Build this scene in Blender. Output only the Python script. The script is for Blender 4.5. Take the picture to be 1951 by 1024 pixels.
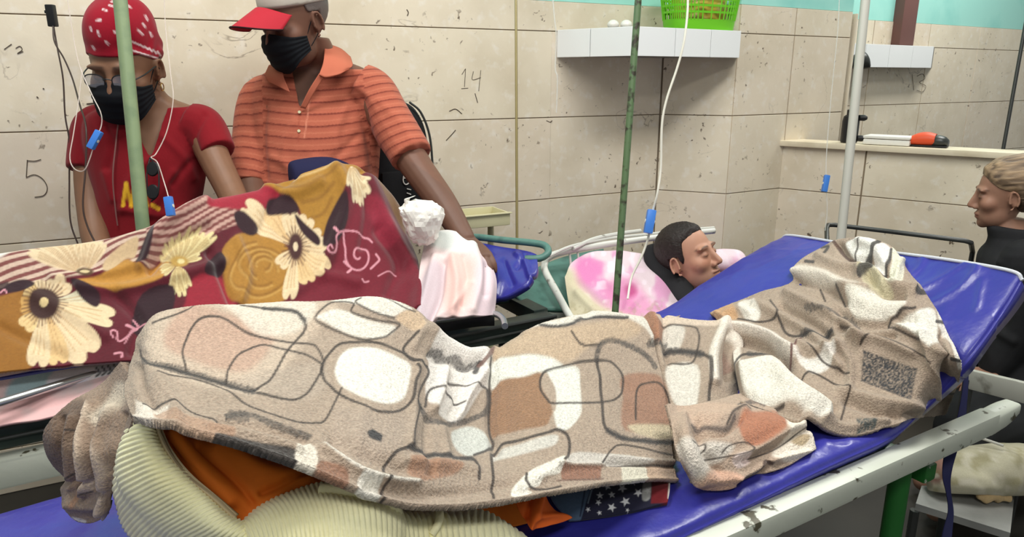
import bpy, bmesh, math, random
import numpy as np
from mathutils import Vector, Matrix

random.seed(7)
rng = np.random.default_rng(7)
for _o in list(bpy.data.objects):
    bpy.data.objects.remove(_o)
scene = bpy.context.scene
COL = scene.collection

# ------------------------------------------------------------------ camera
F = 1357.0                                   # focal length in pixels of a 1951 px wide frame
PITCH = math.atan2(512 - 148, F)
CAM = np.array([0, 0, 1.30])
cam_data = bpy.data.cameras.new('camera')
cam_data.sensor_fit = 'HORIZONTAL'
cam_data.sensor_width = 36.0
cam_data.lens = 36.0 * F / 1951.0
cam_data.clip_start = 0.02
cam = bpy.data.objects.new('camera', cam_data)
cam.location = CAM
cam.rotation_euler = (math.pi / 2 - PITCH, 0, 0)
COL.objects.link(cam)
scene.camera = cam

# ------------------------------------------------------------------ light
world = bpy.data.worlds.new('world')
scene.world = world
world.use_nodes = True
world.node_tree.nodes['Background'].inputs[0].default_value = (0.96, 1.0, 0.99, 1)
world.node_tree.nodes['Background'].inputs[1].default_value = 0.40
scene.view_settings.view_transform = 'Standard'
scene.view_settings.look = 'None'
scene.view_settings.gamma = 1.0
scene.view_settings.use_curve_mapping = False
scene.view_settings.exposure = 0.0
LAMPS = [(-0.8, 1.2, 2.95, 42), (1.0, 1.45, 2.95, 40), (2.6, 3.6, 2.95, 42), (0.2, -0.9, 2.95, 30)]
LAMP_ROT = math.radians(30.7)

# ------------------------------------------------------------------ helpers: space
TH = math.radians(30.7)                      # the beds stand parallel to the long wall
E1 = np.array([math.cos(TH), math.sin(TH), 0.0])
E2 = np.array([-math.sin(TH), math.cos(TH), 0.0])
FW = np.array([0, math.cos(PITCH), -math.sin(PITCH)])
UP = np.array([0, math.sin(PITCH), math.cos(PITCH)])
RT = np.array([1.0, 0, 0])


def ray(u, v):
    return FW + (u - 975.5) / F * RT - (v - 512) / F * UP


def PD(u, v, d):                             # sighted point at a distance
    return CAM + d * ray(u, v)


def PZ(u, v, z):                             # sighted point at a height
    r = ray(u, v)
    return CAM + (z - CAM[2]) / r[2] * r


def PT(u, v, t):                             # sighted point at a distance across the beds
    r = ray(u, v)
    return CAM + t / (r @ E2) * r


def ST(s, t, z):                             # bed coordinates
    return E1 * s + E2 * t + np.array([0, 0, z])


def lin(c):
    c = np.asarray(c, float) / 255.0
    return np.where(c <= 0.04045, c / 12.92, ((c + 0.055) / 1.055) ** 2.4)


def nrm(v):
    v = np.asarray(v, float)
    return v / (np.linalg.norm(v) + 1e-12)


def sstep(a, b, x):
    t = np.clip((x - a) / (b - a), 0, 1)
    return t * t * (3 - 2 * t)


def _hash(i, j, k):
    h = (i.astype(np.int64) * 374761393 + j.astype(np.int64) * 668265263 + k.astype(np.int64) * 2147483647) & 0xffffffff
    h = ((h ^ (h >> 13)) * 1274126177) & 0xffffffff
    return ((h ^ (h >> 16)) & 0xffff) / 65535.0


def vnoise(p, scale=1.0):                    # value noise, about -1..1
    p = np.asarray(p, float) * scale + 100.0
    if p.shape[1] == 2:
        p = np.hstack([p, np.zeros((len(p), 1))])
    i = np.floor(p).astype(int)
    f = p - i
    f = f * f * (3 - 2 * f)
    out = 0
    for a in (0, 1):
        for b in (0, 1):
            for c in (0, 1):
                w = (f[:, 0] if a else 1 - f[:, 0]) * (f[:, 1] if b else 1 - f[:, 1]) * (f[:, 2] if c else 1 - f[:, 2])
                out = out + w * _hash(i[:, 0] + a, i[:, 1] + b, i[:, 2] + c)
    return out * 2 - 1


def cr(a, n, closed=False):                  # Catmull-Rom resampling along axis 0
    a = np.asarray(a, float)
    k = len(a)
    if closed:
        ext = np.concatenate([a[-1:], a, a[:2]])
        t = np.linspace(0, k, n, endpoint=False)
    else:
        ext = np.concatenate([2 * a[:1] - a[1:2], a, 2 * a[-1:] - a[-2:-1]])
        t = np.linspace(0, k - 1, n)
    i = np.minimum(np.floor(t).astype(int), (k - 1) if closed else (k - 2))
    f = (t - i).reshape((-1,) + (1,) * (a.ndim - 1))
    p0, p1, p2, p3 = ext[i], ext[i + 1], ext[i + 2], ext[i + 3]
    return 0.5 * (2 * p1 + (p2 - p0) * f + (2 * p0 - 5 * p1 + 4 * p2 - p3) * f * f + (3 * p1 - p0 - 3 * p2 + p3) * f ** 3)


# ------------------------------------------------------------------ helpers: objects
def tag(o, label=None, cat=None, group=None, kind=None):
    if label: o['label'] = label
    if cat: o['category'] = cat
    if group: o['group'] = group
    if kind: o['kind'] = kind
    return o


def empty(name, loc, label=None, cat=None, group=None, kind=None):
    o = bpy.data.objects.new(name, None)
    o.empty_display_size = 0.05
    o.location = Vector(loc)
    COL.objects.link(o)
    return tag(o, label, cat, group, kind)


def world_matrix(o):
    w = Matrix.Translation(o.location) @ o.rotation_euler.to_matrix().to_4x4()
    if o.parent is not None:
        w = world_matrix(o.parent) @ o.matrix_parent_inverse @ w
    return w


def link(name, me, parent=None, m=None):
    o = bpy.data.objects.new(name, me)
    COL.objects.link(o)
    if m is not None:
        me.materials.clear()
        me.materials.append(m)
    if parent is not None:
        o.parent = parent
        w = world_matrix(parent)
        o.matrix_parent_inverse = w.inverted()
    return o


def mesh_np(name, V, Fs, smooth=True, colors=None):
    me = bpy.data.meshes.new(name)
    V = np.asarray(V, np.float32)
    if isinstance(Fs, np.ndarray):
        k = Fs.shape[1]
        me.vertices.add(len(V)); me.vertices.foreach_set('co', V.ravel())
        me.loops.add(Fs.size); me.loops.foreach_set('vertex_index', Fs.astype(np.int32).ravel())
        me.polygons.add(len(Fs))
        me.polygons.foreach_set('loop_start', np.arange(0, Fs.size, k, dtype=np.int32))
        me.update(calc_edges=True)
        me.validate()
    else:
        me.from_pydata([tuple(map(float, v)) for v in V], [], [tuple(map(int, f)) for f in Fs])
        me.update()
    me.polygons.foreach_set('use_smooth', np.full(len(me.polygons), smooth, dtype=bool))
    if colors is not None:
        set_col(me, colors)
    return me


def set_col(me, colors):
    a = me.color_attributes.new('col', 'FLOAT_COLOR', 'POINT')
    c = np.ones((len(me.vertices), 4), np.float32)
    c[:, :3] = colors
    a.data.foreach_set('color', c.ravel())


def mesh_co(me):
    a = np.empty(len(me.vertices) * 3, np.float32)
    me.vertices.foreach_get('co', a)
    return a.reshape(-1, 3).astype(float)


def merge(parts):                            # [(V, F)] -> (V, F)
    Vs, Fs, n = [], [], 0
    for V, Fq in parts:
        Vs.append(np.asarray(V, float))
        Fs += [tuple(int(i) + n for i in f) for f in Fq]
        n += len(V)
    return np.vstack(Vs), Fs


def box(c, size, ax=None, bevel=0.0):        # rounded box; ax = 3 unit axes
    ax = np.eye(3) if ax is None else np.asarray(ax, float)
    bm = bmesh.new()
    bmesh.ops.create_cube(bm, size=1.0)
    for v in bm.verts:
        v.co = Vector((v.co.x * size[0], v.co.y * size[1], v.co.z * size[2]))
    if bevel > 0:
        bmesh.ops.bevel(bm, geom=list(bm.edges), offset=bevel, segments=2, profile=0.6, affect='EDGES')
    bm.verts.ensure_lookup_table()
    V = np.array([v.co[:] for v in bm.verts]) @ ax + np.asarray(c)
    Fq = [tuple(v.index for v in f.verts) for f in bm.faces]
    bm.free()
    return V, Fq


def tube(pts, r, n=10, smooth_n=0, caps=True):
    pts = np.asarray(pts, float)
    if smooth_n:
        rr = np.broadcast_to(np.asarray(r, float), (len(pts),))
        rr = cr(rr[:, None], smooth_n)[:, 0]
        pts = cr(pts, smooth_n)
    else:
        rr = np.broadcast_to(np.asarray(r, float), (len(pts),))
    T_ = np.gradient(pts, axis=0)
    V = []
    ref = np.array([0, 0, 1.0]) if abs(nrm(T_[0])[2]) < 0.9 else np.array([1.0, 0, 0])
    a = nrm(np.cross(ref, T_[0]))
    for p, t, q in zip(pts, T_, rr):
        t = nrm(t)
        a = nrm(a - t * (a @ t))
        b = np.cross(t, a)
        for k in range(n):
            an = 2 * math.pi * k / n
            V.append(p + q * (math.cos(an) * a + math.sin(an) * b))
    Fq = []
    m = len(pts)
    for i in range(m - 1):
        for k in range(n):
            Fq.append((i * n + k, i * n + (k + 1) % n, (i + 1) * n + (k + 1) % n, (i + 1) * n + k))
    if caps:
        Fq.append(tuple(range(n - 1, -1, -1)))
        Fq.append(tuple((m - 1) * n + k for k in range(n)))
    return np.array(V), Fq


def obj(name, vf, m, parent=None, smooth=True):
    V, Fq = vf
    me = mesh_np(name, V, Fq, smooth)
    if smooth:
        try:
            me.set_sharp_from_angle(angle=math.radians(38))
        except Exception:
            pass
    return link(name, me, parent, m)


def loft(rings, n=28, sm=0, power=2.0):      # rings: (center, rx vector, ry vector)
    C_ = np.array([r[0] for r in rings]); X = np.array([r[1] for r in rings]); Y = np.array([r[2] for r in rings])
    if sm:
        C_, X, Y = cr(C_, sm), cr(X, sm), cr(Y, sm)
    an = np.linspace(0, 2 * math.pi, n, endpoint=False)
    ca, sa = np.cos(an), np.sin(an)
    e = 2.0 / power
    ca = np.sign(ca) * np.abs(ca) ** e
    sa = np.sign(sa) * np.abs(sa) ** e
    V = (C_[:, None] + ca[None, :, None] * X[:, None] + sa[None, :, None] * Y[:, None]).reshape(-1, 3)
    m = len(C_)
    Fq = []
    for i in range(m - 1):
        for k in range(n):
            Fq.append((i * n + k, i * n + (k + 1) % n, (i + 1) * n + (k + 1) % n, (i + 1) * n + k))
    Fq.append(tuple(range(n - 1, -1, -1)))
    Fq.append(tuple((m - 1) * n + k for k in range(n)))
    return V, Fq


def fuse(parts, voxel, iters=4, factor=0.5):  # voxel union of closed shells into one skin
    V, Fq = merge(parts)
    me = mesh_np('tmp', V, Fq)
    bm = bmesh.new(); bm.from_mesh(me); bmesh.ops.recalc_face_normals(bm, faces=bm.faces); bm.to_mesh(me); bm.free()
    o = bpy.data.objects.new('tmp', me)
    COL.objects.link(o)
    md = o.modifiers.new('r', 'REMESH'); md.mode = 'VOXEL'; md.voxel_size = voxel; md.use_smooth_shade = True
    if iters:
        sm = o.modifiers.new('s', 'SMOOTH'); sm.factor = factor; sm.iterations = iters
    dg = bpy.context.evaluated_depsgraph_get()
    out = bpy.data.meshes.new_from_object(o.evaluated_get(dg))
    bpy.data.objects.remove(o)
    out.polygons.foreach_set('use_smooth', np.ones(len(out.polygons), dtype=bool))
    return out


def grid_faces(nu, nv, off=0, flip=False):
    i = np.arange(nu * nv).reshape(nu, nv)
    q = np.stack([i[:-1, :-1], i[1:, :-1], i[1:, 1:], i[:-1, 1:]], -1).reshape(-1, 4) + off
    return q[:, ::-1] if flip else q


def nrm_all(a):
    return a / (np.linalg.norm(a, axis=-1, keepdims=True) + 1e-12)


def surf(name, cols, nu, nv, m, parent=None, disp=None, color=None, thick=0.006, post=None):
    """cloth sheet with thickness. cols[i][j] = (world point, ref u, ref v)"""
    G = np.array([[list(p[0]) + [p[1], p[2]] for p in c] for c in cols], float)
    G = cr(G, nu)
    G = np.swapaxes(cr(np.swapaxes(G, 0, 1), nv), 0, 1)
    P = G[..., :3].copy()
    ref = G[..., 3:].reshape(-1, 2)

    def normals(P):
        N = np.cross(np.gradient(P, axis=0), np.gradient(P, axis=1))
        N /= np.linalg.norm(N, axis=-1, keepdims=True) + 1e-12
        if (N * (CAM - P)).sum() < 0:
            N = -N
        return N
    N = normals(P)
    N0 = N
    if disp is not None:
        P = P + N * disp(ref, P.reshape(-1, 3)).reshape(nu, nv)[..., None]
        if post is not None:
            P = post(P, ref)
        N = normals(P)
    N0 = nrm_all(N0 + .5 * N)
    colr = color(ref, P.reshape(-1, 3)) if color is not None else None
    V = np.vstack([P.reshape(-1, 3), (P - N0 * thick).reshape(-1, 3)])
    n = nu * nv
    i = np.arange(n).reshape(nu, nv)
    ring = np.concatenate([i[:, 0], i[-1, 1:], i[-2::-1, -1], i[0, -2:0:-1]])
    nx = np.roll(ring, -1)
    side = np.stack([ring, nx, nx + n, ring + n], -1)
    fn = np.cross(P[1, 0] - P[0, 0], P[0, 1] - P[0, 0])
    flip = (fn @ N[0, 0]) < 0
    Fq = np.vstack([grid_faces(nu, nv, 0, flip), grid_faces(nu, nv, n, not flip), side if flip else side[:, ::-1]])
    me = mesh_np(name, V, Fq, True, None if colr is None else np.vstack([colr, colr]))
    o = link(name, me, parent, m)
    return o


# ------------------------------------------------------------------ helpers: patterns on cloth charts
def segdist(p, a, b):
    ab = b - a
    t = np.clip(((p - a) @ ab) / (ab @ ab + 1e-9), 0, 1)
    return np.linalg.norm(p - a - t[:, None] * ab, axis=1)


class Paint:
    def __init__(self, ref, base):
        self.r = ref
        self.c = np.empty((len(ref), 3)); self.c[:] = lin(base)

    def mix(self, mask, col, idx=None):
        col = lin(col)
        if idx is None:
            self.c += (col - self.c) * mask[:, None]
        else:
            self.c[idx] += (col - self.c[idx]) * mask[:, None]

    def near(self, pts, pad):
        lo, hi = pts.min(0) - pad, pts.max(0) + pad
        return np.nonzero((self.r[:, 0] > lo[0]) & (self.r[:, 0] < hi[0]) & (self.r[:, 1] > lo[1]) & (self.r[:, 1] < hi[1]))[0]

    def fill(self, pts, col, soft=2.0, amt=1.0, smooth=True, mod=None):
        pts = np.array(pts, float)
        if smooth: pts = cr(pts, len(pts) * 4, True)
        idx = self.near(pts, soft * 2)
        if not len(idx): return
        p = self.r[idx]
        d = np.full(len(p), 1e9); ins = np.zeros(len(p), bool)
        for a, b in zip(pts, np.roll(pts, -1, 0)):
            d = np.minimum(d, segdist(p, a, b))
            c = (a[1] > p[:, 1]) != (b[1] > p[:, 1])
            with np.errstate(divide='ignore', invalid='ignore'):
                x = (b[0] - a[0]) * (p[:, 1] - a[1]) / (b[1] - a[1] + 1e-12) + a[0]
            ins ^= c & (p[:, 0] < x)
        sd = np.where(ins, -d, d)
        mk = sstep(soft, -soft, sd) * amt
        if mod is not None: mk = mk * mod(p)
        self.mix(mk, col, idx)

    def stroke(self, pts, w, col=(58, 50, 46), soft=1.25, amt=0.92, rough=0.0, closed=False):
        pts = np.array(pts, float)
        if len(pts) > 2: pts = cr(pts, len(pts) * 5, closed)
        if closed: pts = np.vstack([pts, pts[:1]])
        idx = self.near(pts, w + 3)
        if not len(idx): return
        p = self.r[idx]
        d = np.full(len(p), 1e9)
        for a, b in zip(pts[:-1], pts[1:]):
            d = np.minimum(d, segdist(p, a, b))
        ww = w / 2
        if rough: ww = ww * (1 + rough * vnoise(p, 0.35))
        mk = sstep(ww + soft, ww - soft, d) * amt
        if rough: mk = mk * (0.75 + 0.25 * vnoise(p, 0.5))
        self.mix(np.clip(mk, 0, 1), col, idx)


def ridges(lst):
    """displacement from fold lines: (points, half width px, height m)"""
    prep = [(cr(np.array(p, float), len(p) * 5) if len(p) > 2 else np.array(p, float), w, h) for p, w, h in lst]

    def f(ref, pos):
        out = np.zeros(len(ref))
        for pts, w, h in prep:
            lo, hi = pts.min(0) - 3 * w, pts.max(0) + 3 * w
            idx = np.nonzero((ref[:, 0] > lo[0]) & (ref[:, 0] < hi[0]) & (ref[:, 1] > lo[1]) & (ref[:, 1] < hi[1]))[0]
            if not len(idx): continue
            p = ref[idx]
            d = np.full(len(p), 1e9)
            for a, b in zip(pts[:-1], pts[1:]):
                d = np.minimum(d, segdist(p, a, b))
            out[idx] += h * np.exp(-(d / w) ** 2)
        return out
    return f


# ------------------------------------------------------------------ helpers: materials
def mat(name, col=(200, 200, 200), rough=0.6, spec=0.5, metal=0.0, attr=False, noise=None, bump=None, sheen=0.0,
        trans=0.0, alpha=None, emit=None, var=None, coat=0.0, sss=0.0):
    m = bpy.data.materials.new(name)
    m.use_nodes = True
    nt = m.node_tree
    b = nt.nodes['Principled BSDF']
    L = lin(col)
    b.inputs['Roughness'].default_value = rough
    b.inputs['Specular IOR Level'].default_value = spec
    b.inputs['Metallic'].default_value = metal
    b.inputs['Sheen Weight'].default_value = sheen
    b.inputs['Coat Weight'].default_value = coat
    b.inputs['Transmission Weight'].default_value = trans
    if sss:
        b.inputs['Subsurface Weight'].default_value = sss
        b.inputs['Subsurface Radius'].default_value = (0.01, 0.004, 0.002)
    if alpha is not None: b.inputs['Alpha'].default_value = alpha
    src = None
    if attr:
        a = nt.nodes.new('ShaderNodeVertexColor'); a.layer_name = 'col'
        src = a.outputs[0]
    else:
        b.inputs['Base Color'].default_value = (*L, 1)
    tc = nt.nodes.new('ShaderNodeTexCoord')
    if noise:                                 # (scale, other colour, contrast low, high)
        n = nt.nodes.new('ShaderNodeTexNoise'); n.inputs['Scale'].default_value = noise[0]; n.inputs['Detail'].default_value = 6
        nt.links.new(tc.outputs['Object'], n.inputs['Vector'])
        r = nt.nodes.new('ShaderNodeMapRange'); r.inputs[1].default_value = noise[2]; r.inputs[2].default_value = noise[3]
        nt.links.new(n.outputs['Fac'], r.inputs[0])
        mx = nt.nodes.new('ShaderNodeMixRGB')
        if src is not None: nt.links.new(src, mx.inputs[1])
        else: mx.inputs[1].default_value = (*L, 1)
        mx.inputs[2].default_value = (*lin(noise[1]), 1)
        nt.links.new(r.outputs[0], mx.inputs[0])
        src = mx.outputs[0]
    if var:                                   # (scale, strength) fine brightness speckle
        n = nt.nodes.new('ShaderNodeTexNoise'); n.inputs['Scale'].default_value = var[0]; n.inputs['Detail'].default_value = 2
        nt.links.new(tc.outputs['Object'], n.inputs['Vector'])
        r = nt.nodes.new('ShaderNodeMapRange'); r.inputs[1].default_value = 0.3; r.inputs[2].default_value = 0.7
        r.inputs[3].default_value = 1 - var[1]; r.inputs[4].default_value = 1 + var[1]
        nt.links.new(n.outputs['Fac'], r.inputs[0])
        mx = nt.nodes.new('ShaderNodeMixRGB'); mx.blend_type = 'MULTIPLY'; mx.inputs[0].default_value = 1
        if src is not None: nt.links.new(src, mx.inputs[1])
        else: mx.inputs[1].default_value = (*L, 1)
        nt.links.new(r.outputs[0], mx.inputs[2])
        src = mx.outputs[0]
    if src is not None: nt.links.new(src, b.inputs['Base Color'])
    if bump:                                  # (scale, strength, distance)
        n = nt.nodes.new('ShaderNodeTexNoise'); n.inputs['Scale'].default_value = bump[0]; n.inputs['Detail'].default_value = 4
        nt.links.new(tc.outputs['Object'], n.inputs['Vector'])
        bp = nt.nodes.new('ShaderNodeBump'); bp.inputs['Strength'].default_value = bump[1]; bp.inputs['Distance'].default_value = bump[2]
        nt.links.new(n.outputs['Fac'], bp.inputs['Height'])
        nt.links.new(bp.outputs[0], b.inputs['Normal'])
    if emit:
        b.inputs['Emission Color'].default_value = (*lin(emit[0]), 1); b.inputs['Emission Strength'].default_value = emit[1]
    return m


def tile_material(name, base, vein, dirt):
    m = mat(name, base, rough=0.42, spec=0.35)
    nt = m.node_tree; b = nt.nodes['Principled BSDF']
    g = nt.nodes.new('ShaderNodeNewGeometry')
    oi = nt.nodes.new('ShaderNodeObjectInfo')

    def noise(scale, detail, dist=0.0):
        n = nt.nodes.new('ShaderNodeTexNoise'); n.inputs['Scale'].default_value = scale; n.inputs['Detail'].default_value = detail
        n.inputs['Distortion'].default_value = dist
        nt.links.new(g.outputs['Position'], n.inputs['Vector']); return n

    def rng_(src, a, b_, c=0.0, d=1.0):
        r = nt.nodes.new('ShaderNodeMapRange'); r.inputs[1].default_value = a; r.inputs[2].default_value = b_
        r.inputs[3].default_value = c; r.inputs[4].default_value = d
        nt.links.new(src, r.inputs[0]); return r.outputs[0]

    def mixc(fac, a, col):
        x = nt.nodes.new('ShaderNodeMixRGB'); nt.links.new(fac, x.inputs[0])
        if a is None: x.inputs[1].default_value = (*lin(base), 1)
        else: nt.links.new(a, x.inputs[1])
        x.inputs[2].default_value = (*lin(col), 1); return x.outputs[0]
    c = mixc(rng_(oi.outputs['Random'], 0, 1, 0, 0.35), None, (226, 206, 190))
    c = mixc(rng_(noise(5, 5).outputs['Fac'], 0.42, 0.75, 0, 0.6), c, dirt)
    c = mixc(rng_(noise(28, 4).outputs['Fac'], 0.55, 0.75, 0, 0.45), c, (244, 240, 232))
    # short dark pits and hairline veins
    n1 = noise(2.6, 7, 1.2)
    ab = nt.nodes.new('ShaderNodeMath'); ab.operation = 'SUBTRACT'; ab.inputs[1].default_value = 0.5
    nt.links.new(n1.outputs['Fac'], ab.inputs[0])
    ab2 = nt.nodes.new('ShaderNodeMath'); ab2.operation = 'ABSOLUTE'; nt.links.new(ab.outputs[0], ab2.inputs[0])
    v1 = rng_(ab2.outputs[0], 0.0, 0.006, 1, 0)
    gate = rng_(noise(4.1, 3).outputs['Fac'], 0.54, 0.68)
    mu = nt.nodes.new('ShaderNodeMath'); mu.operation = 'MULTIPLY'
    nt.links.new(v1, mu.inputs[0]); nt.links.new(gate, mu.inputs[1])
    mu2 = nt.nodes.new('ShaderNodeMath'); mu2.operation = 'MULTIPLY'; mu2.inputs[1].default_value = 0.6
    nt.links.new(mu.outputs[0], mu2.inputs[0])
    c = mixc(mu2.outputs[0], c, vein)
    n2 = noise(46, 3, 0.4)
    p1 = rng_(n2.outputs['Fac'], 0.645, 0.71)
    gate2 = rng_(noise(6.5, 2).outputs['Fac'], 0.48, 0.60)
    mu3 = nt.nodes.new('ShaderNodeMath'); mu3.operation = 'MULTIPLY'
    nt.links.new(p1, mu3.inputs[0]); nt.links.new(gate2, mu3.inputs[1])
    c = mixc(mu3.outputs[0], c, vein)
    nt.links.new(c, b.inputs['Base Color'])
    bp = nt.nodes.new('ShaderNodeBump'); bp.inputs['Strength'].default_value = 0.25; bp.inputs['Distance'].default_value = 0.002
    nt.links.new(n2.outputs['Fac'], bp.inputs['Height']); nt.links.new(bp.outputs[0], b.inputs['Normal'])
    return m


M = {}
M['tile'] = tile_material('limestone_tile', (232, 221, 198), (112, 96, 80), (204, 190, 164))
M['grout'] = mat('grout', (142, 128, 108), 0.9, 0.1)
M['teal'] = mat('teal_paint', (168, 230, 218), 0.45, 0.4, noise=(3, (140, 214, 204), 0.5, 0.7))
M['floor'] = mat('dark_floor', (50, 47, 42), 0.55, 0.4, noise=(3, (36, 34, 31), 0.4, 0.65))
M['ceiling'] = mat('ceiling_paint', (222, 222, 214), 0.9, 0.2)
M['white_tile'] = mat('white_glazed_tile', (242, 244, 244), 0.25, 0.5)
M['white_grout'] = mat('white_grout', (150, 148, 142), 0.9, 0.1)
M['cream_ledge'] = mat('cream_ledge', (226, 214, 188), 0.5, 0.4, noise=(9, (200, 186, 158), 0.5, 0.75))
M['chip_white'] = mat('chipped_white_paint', (206, 210, 196), 0.4, 0.5, noise=(26, (88, 84, 66), 0.625, 0.66), bump=(30, 0.3, 0.002))
M['green_paint'] = mat('chipped_green_paint', (38, 104, 44), 0.4, 0.5, noise=(30, (190, 196, 180), 0.68, 0.70), bump=(30, 0.3, 0.002))
M['dark_green'] = mat('dark_green_metal', (48, 62, 56), 0.4, 0.5, noise=(14, (34, 42, 40), 0.4, 0.7))
M['teal_metal'] = mat('teal_metal', (86, 128, 118), 0.45, 0.5, noise=(18, (60, 92, 86), 0.5, 0.75))
M['sage'] = mat('sage_green_pole_paint', (132, 150, 112), 0.42, 0.5, noise=(20, (112, 132, 100), 0.45, 0.7))
M['pole_green'] = mat('worn_green_pole_paint', (88, 112, 76), 0.4, 0.5, noise=(45, (52, 48, 36), 0.5, 0.62))
M['brass'] = mat('brassy_rod', (150, 136, 92), 0.4, 0.5, metal=0.3)
M['pale_grey'] = mat('pale_grey_pole_paint', (192, 190, 180), 0.4, 0.5)
M['dark_metal'] = mat('dark_metal', (52, 54, 52), 0.4, 0.5)
M['steel'] = mat('stainless_steel', (205, 208, 208), 0.28, 0.5, metal=0.85)
M['rail_white'] = mat('white_rail_paint', (214, 214, 206), 0.35, 0.5, noise=(24, (150, 146, 134), 0.62, 0.68))
M['vinyl'] = mat('blue_vinyl', (54, 54, 150), 0.34, 0.6, noise=(5, (43, 43, 134), 0.4, 0.7), bump=(22, 0.45, 0.006), coat=0.1)
M['black_plastic'] = mat('black_plastic', (26, 26, 28), 0.45, 0.4)
M['blue_plastic'] = mat('blue_clamp_plastic', (66, 128, 214), 0.35, 0.5)
M['iv_tube'] = mat('clear_tube_plastic', (220, 206, 196), 0.25, 0.5, alpha=0.5)
M['iv_white'] = mat('white_tube_plastic', (232, 228, 214), 0.3, 0.5)
M['iv_clear'] = mat('glossy_clear_plastic', (225, 225, 220), 0.2, 0.5, alpha=0.4)
M['blanket'] = mat('fleece_print', attr=True, rough=0.95, spec=0.1, sheen=0.2, var=(300, 0.18), bump=(300, 0.8, 0.004))
M['plush'] = mat('plush_print', attr=True, rough=0.7, spec=0.2, sheen=0.35, var=(150, 0.06), bump=(160, 0.25, 0.002))
M['fabric'] = mat('printed_fabric', attr=True, rough=0.85, spec=0.15, sheen=0.1, var=(300, 0.05), bump=(300, 0.25, 0.001))
M['skin'] = mat('skin', attr=True, rough=0.5, spec=0.35, sss=0.0, bump=(200, 0.12, 0.001))
M['hair'] = mat('hair', attr=True, rough=0.55, spec=0.3, bump=(260, 0.4, 0.002))
M['mask'] = mat('black_mask_cloth', (24, 26, 30), 0.85, 0.15)
M['black_cloth'] = mat('black_cloth', (44, 44, 46), 0.9, 0.15, bump=(220, 0.3, 0.001), noise=(6, (32, 32, 34), 0.4, 0.7))
M['ribbed'] = mat('yellow_ribbed_cloth', (255, 250, 206), 0.95, 0.1, sheen=0.2, bump=(300, 0.4, 0.002), noise=(8, (246, 238, 186), 0.45, 0.75))
M['ochre'] = mat('orange_cloth', (228, 122, 40), 0.8, 0.2, bump=(220, 0.3, 0.001), noise=(7, (204, 100, 30), 0.45, 0.75))
M['orange'] = mat('bright_orange_cloth', (226, 104, 40), 0.75, 0.2, bump=(220, 0.3, 0.001))
M['lime'] = mat('lime_green_plastic', (112, 200, 32), 0.35, 0.5)
M['ivory'] = mat('ivory_plastic', (212, 206, 168), 0.4, 0.5)
M['white_plastic'] = mat('white_plastic_film', (238, 234, 226), 0.35, 0.5)
M['foam'] = mat('white_foam', (230, 228, 220), 0.7, 0.3)
M['ink'] = mat('pencil_ink', (84, 74, 64), 0.8, 0.1)
M['brown_paint'] = mat('brown_paint', (120, 84, 78), 0.5, 0.4)
M['red_orange'] = mat('red_orange_plastic', (226, 84, 46), 0.5, 0.4)
M['navy'] = mat('navy_cloth', (36, 36, 66), 0.85, 0.15)
M['navy_strap'] = mat('navy_webbing', (38, 40, 82), 0.7, 0.3)
M['lens'] = mat('spectacle_glass', (200, 200, 205), 0.05, 0.5, alpha=0.25)
M['gold'] = mat('gold_metal', (190, 150, 80), 0.3, 0.5, metal=0.8)
M['lamp'] = mat('lamp_tube', (255, 255, 250), 0.4, 0.3, emit=((255, 255, 250), 3.0))
M['yellow'] = mat('yellow_print', (222, 176, 52), 0.8, 0.2)
M['grey_panel'] = mat('grey_panel', (150, 150, 146), 0.5, 0.4, noise=(6, (120, 120, 116), 0.45, 0.7))
M['yellow_lump'] = mat('yellow_food_bag', (206, 178, 70), 0.5, 0.4, noise=(20, (236, 220, 150), 0.5, 0.65))

# ================================================================== structure
ROWS = [0.0, 0.155, 0.485, 0.815, 1.145, 1.475, 1.587]
_tile_cache = {}


def tile_mesh(w, h):
    k = (round(w, 3), round(h, 3))
    if k not in _tile_cache:
        V, Fq = box((0, 0, 0), (w, 0.012, h), bevel=0.0016)
        _tile_cache[k] = mesh_np('tile', V, Fq, False)
        _tile_cache[k].materials.append(M['tile'])
    return _tile_cache[k]


def wall(name, p0, p1, joints, rows, top, paint=None, thick=0.10, gap=0.0035, ext=(0, 0)):
    """p0->p1 seen from the room with p0 on the left. joints = distances along the wall"""
    p0 = np.array([*p0, 0.0]); p1 = np.array([*p1, 0.0])
    L = np.linalg.norm(p1 - p0)
    ax = nrm(p1 - p0)
    nin = np.array([ax[1], -ax[0], 0])          # towards the room
    tt = rows[-1]
    V, Fq = box((p0 + p1) / 2 - nin * (thick / 2 + 0.006) + np.array([0, 0, tt / 2]), (L + ext[0] + ext[1], thick, tt), [ax, -nin, (0, 0, 1)])
    V = V + ax * (ext[1] - ext[0]) / 2
    w = obj(name, (V, Fq), M['grout'], None, False)
    tag(w, kind='structure')
    if top > tt:
        V, Fq = box((p0 + p1) / 2 - nin * (thick / 2 + 0.004) + np.array([0, 0, (tt + top) / 2]), (L, thick, top - tt), [ax, -nin, (0, 0, 1)])
        obj('painted_upper_wall', (V, Fq), paint or M['teal'], w, False)
    J = [j for j in joints if 0.02 < j < L - 0.02]
    J = [0.0] + J + [L]
    for a, b in zip(J[:-1], J[1:]):
        for z0, z1 in zip(rows[:-1], rows[1:]):
            ww, hh = b - a - gap * 1.8, z1 - z0 - gap
            if ww < 0.02: continue
            t = bpy.data.objects.new('tile', tile_mesh(ww, hh))
            COL.objects.link(t)
            t.parent = w
            c = p0 + ax * (a + b) / 2 - nin * (0.006 + 0.0012 * random.random()) + np.array([0, 0, (z0 + z1) / 2])
            t.location = Vector(c)
            t.rotation_euler = (random.uniform(-.0012, .0012), 0, math.atan2(ax[1], ax[0]) + random.uniform(-.0015, .0015))
    return w, p0, ax, nin


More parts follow.
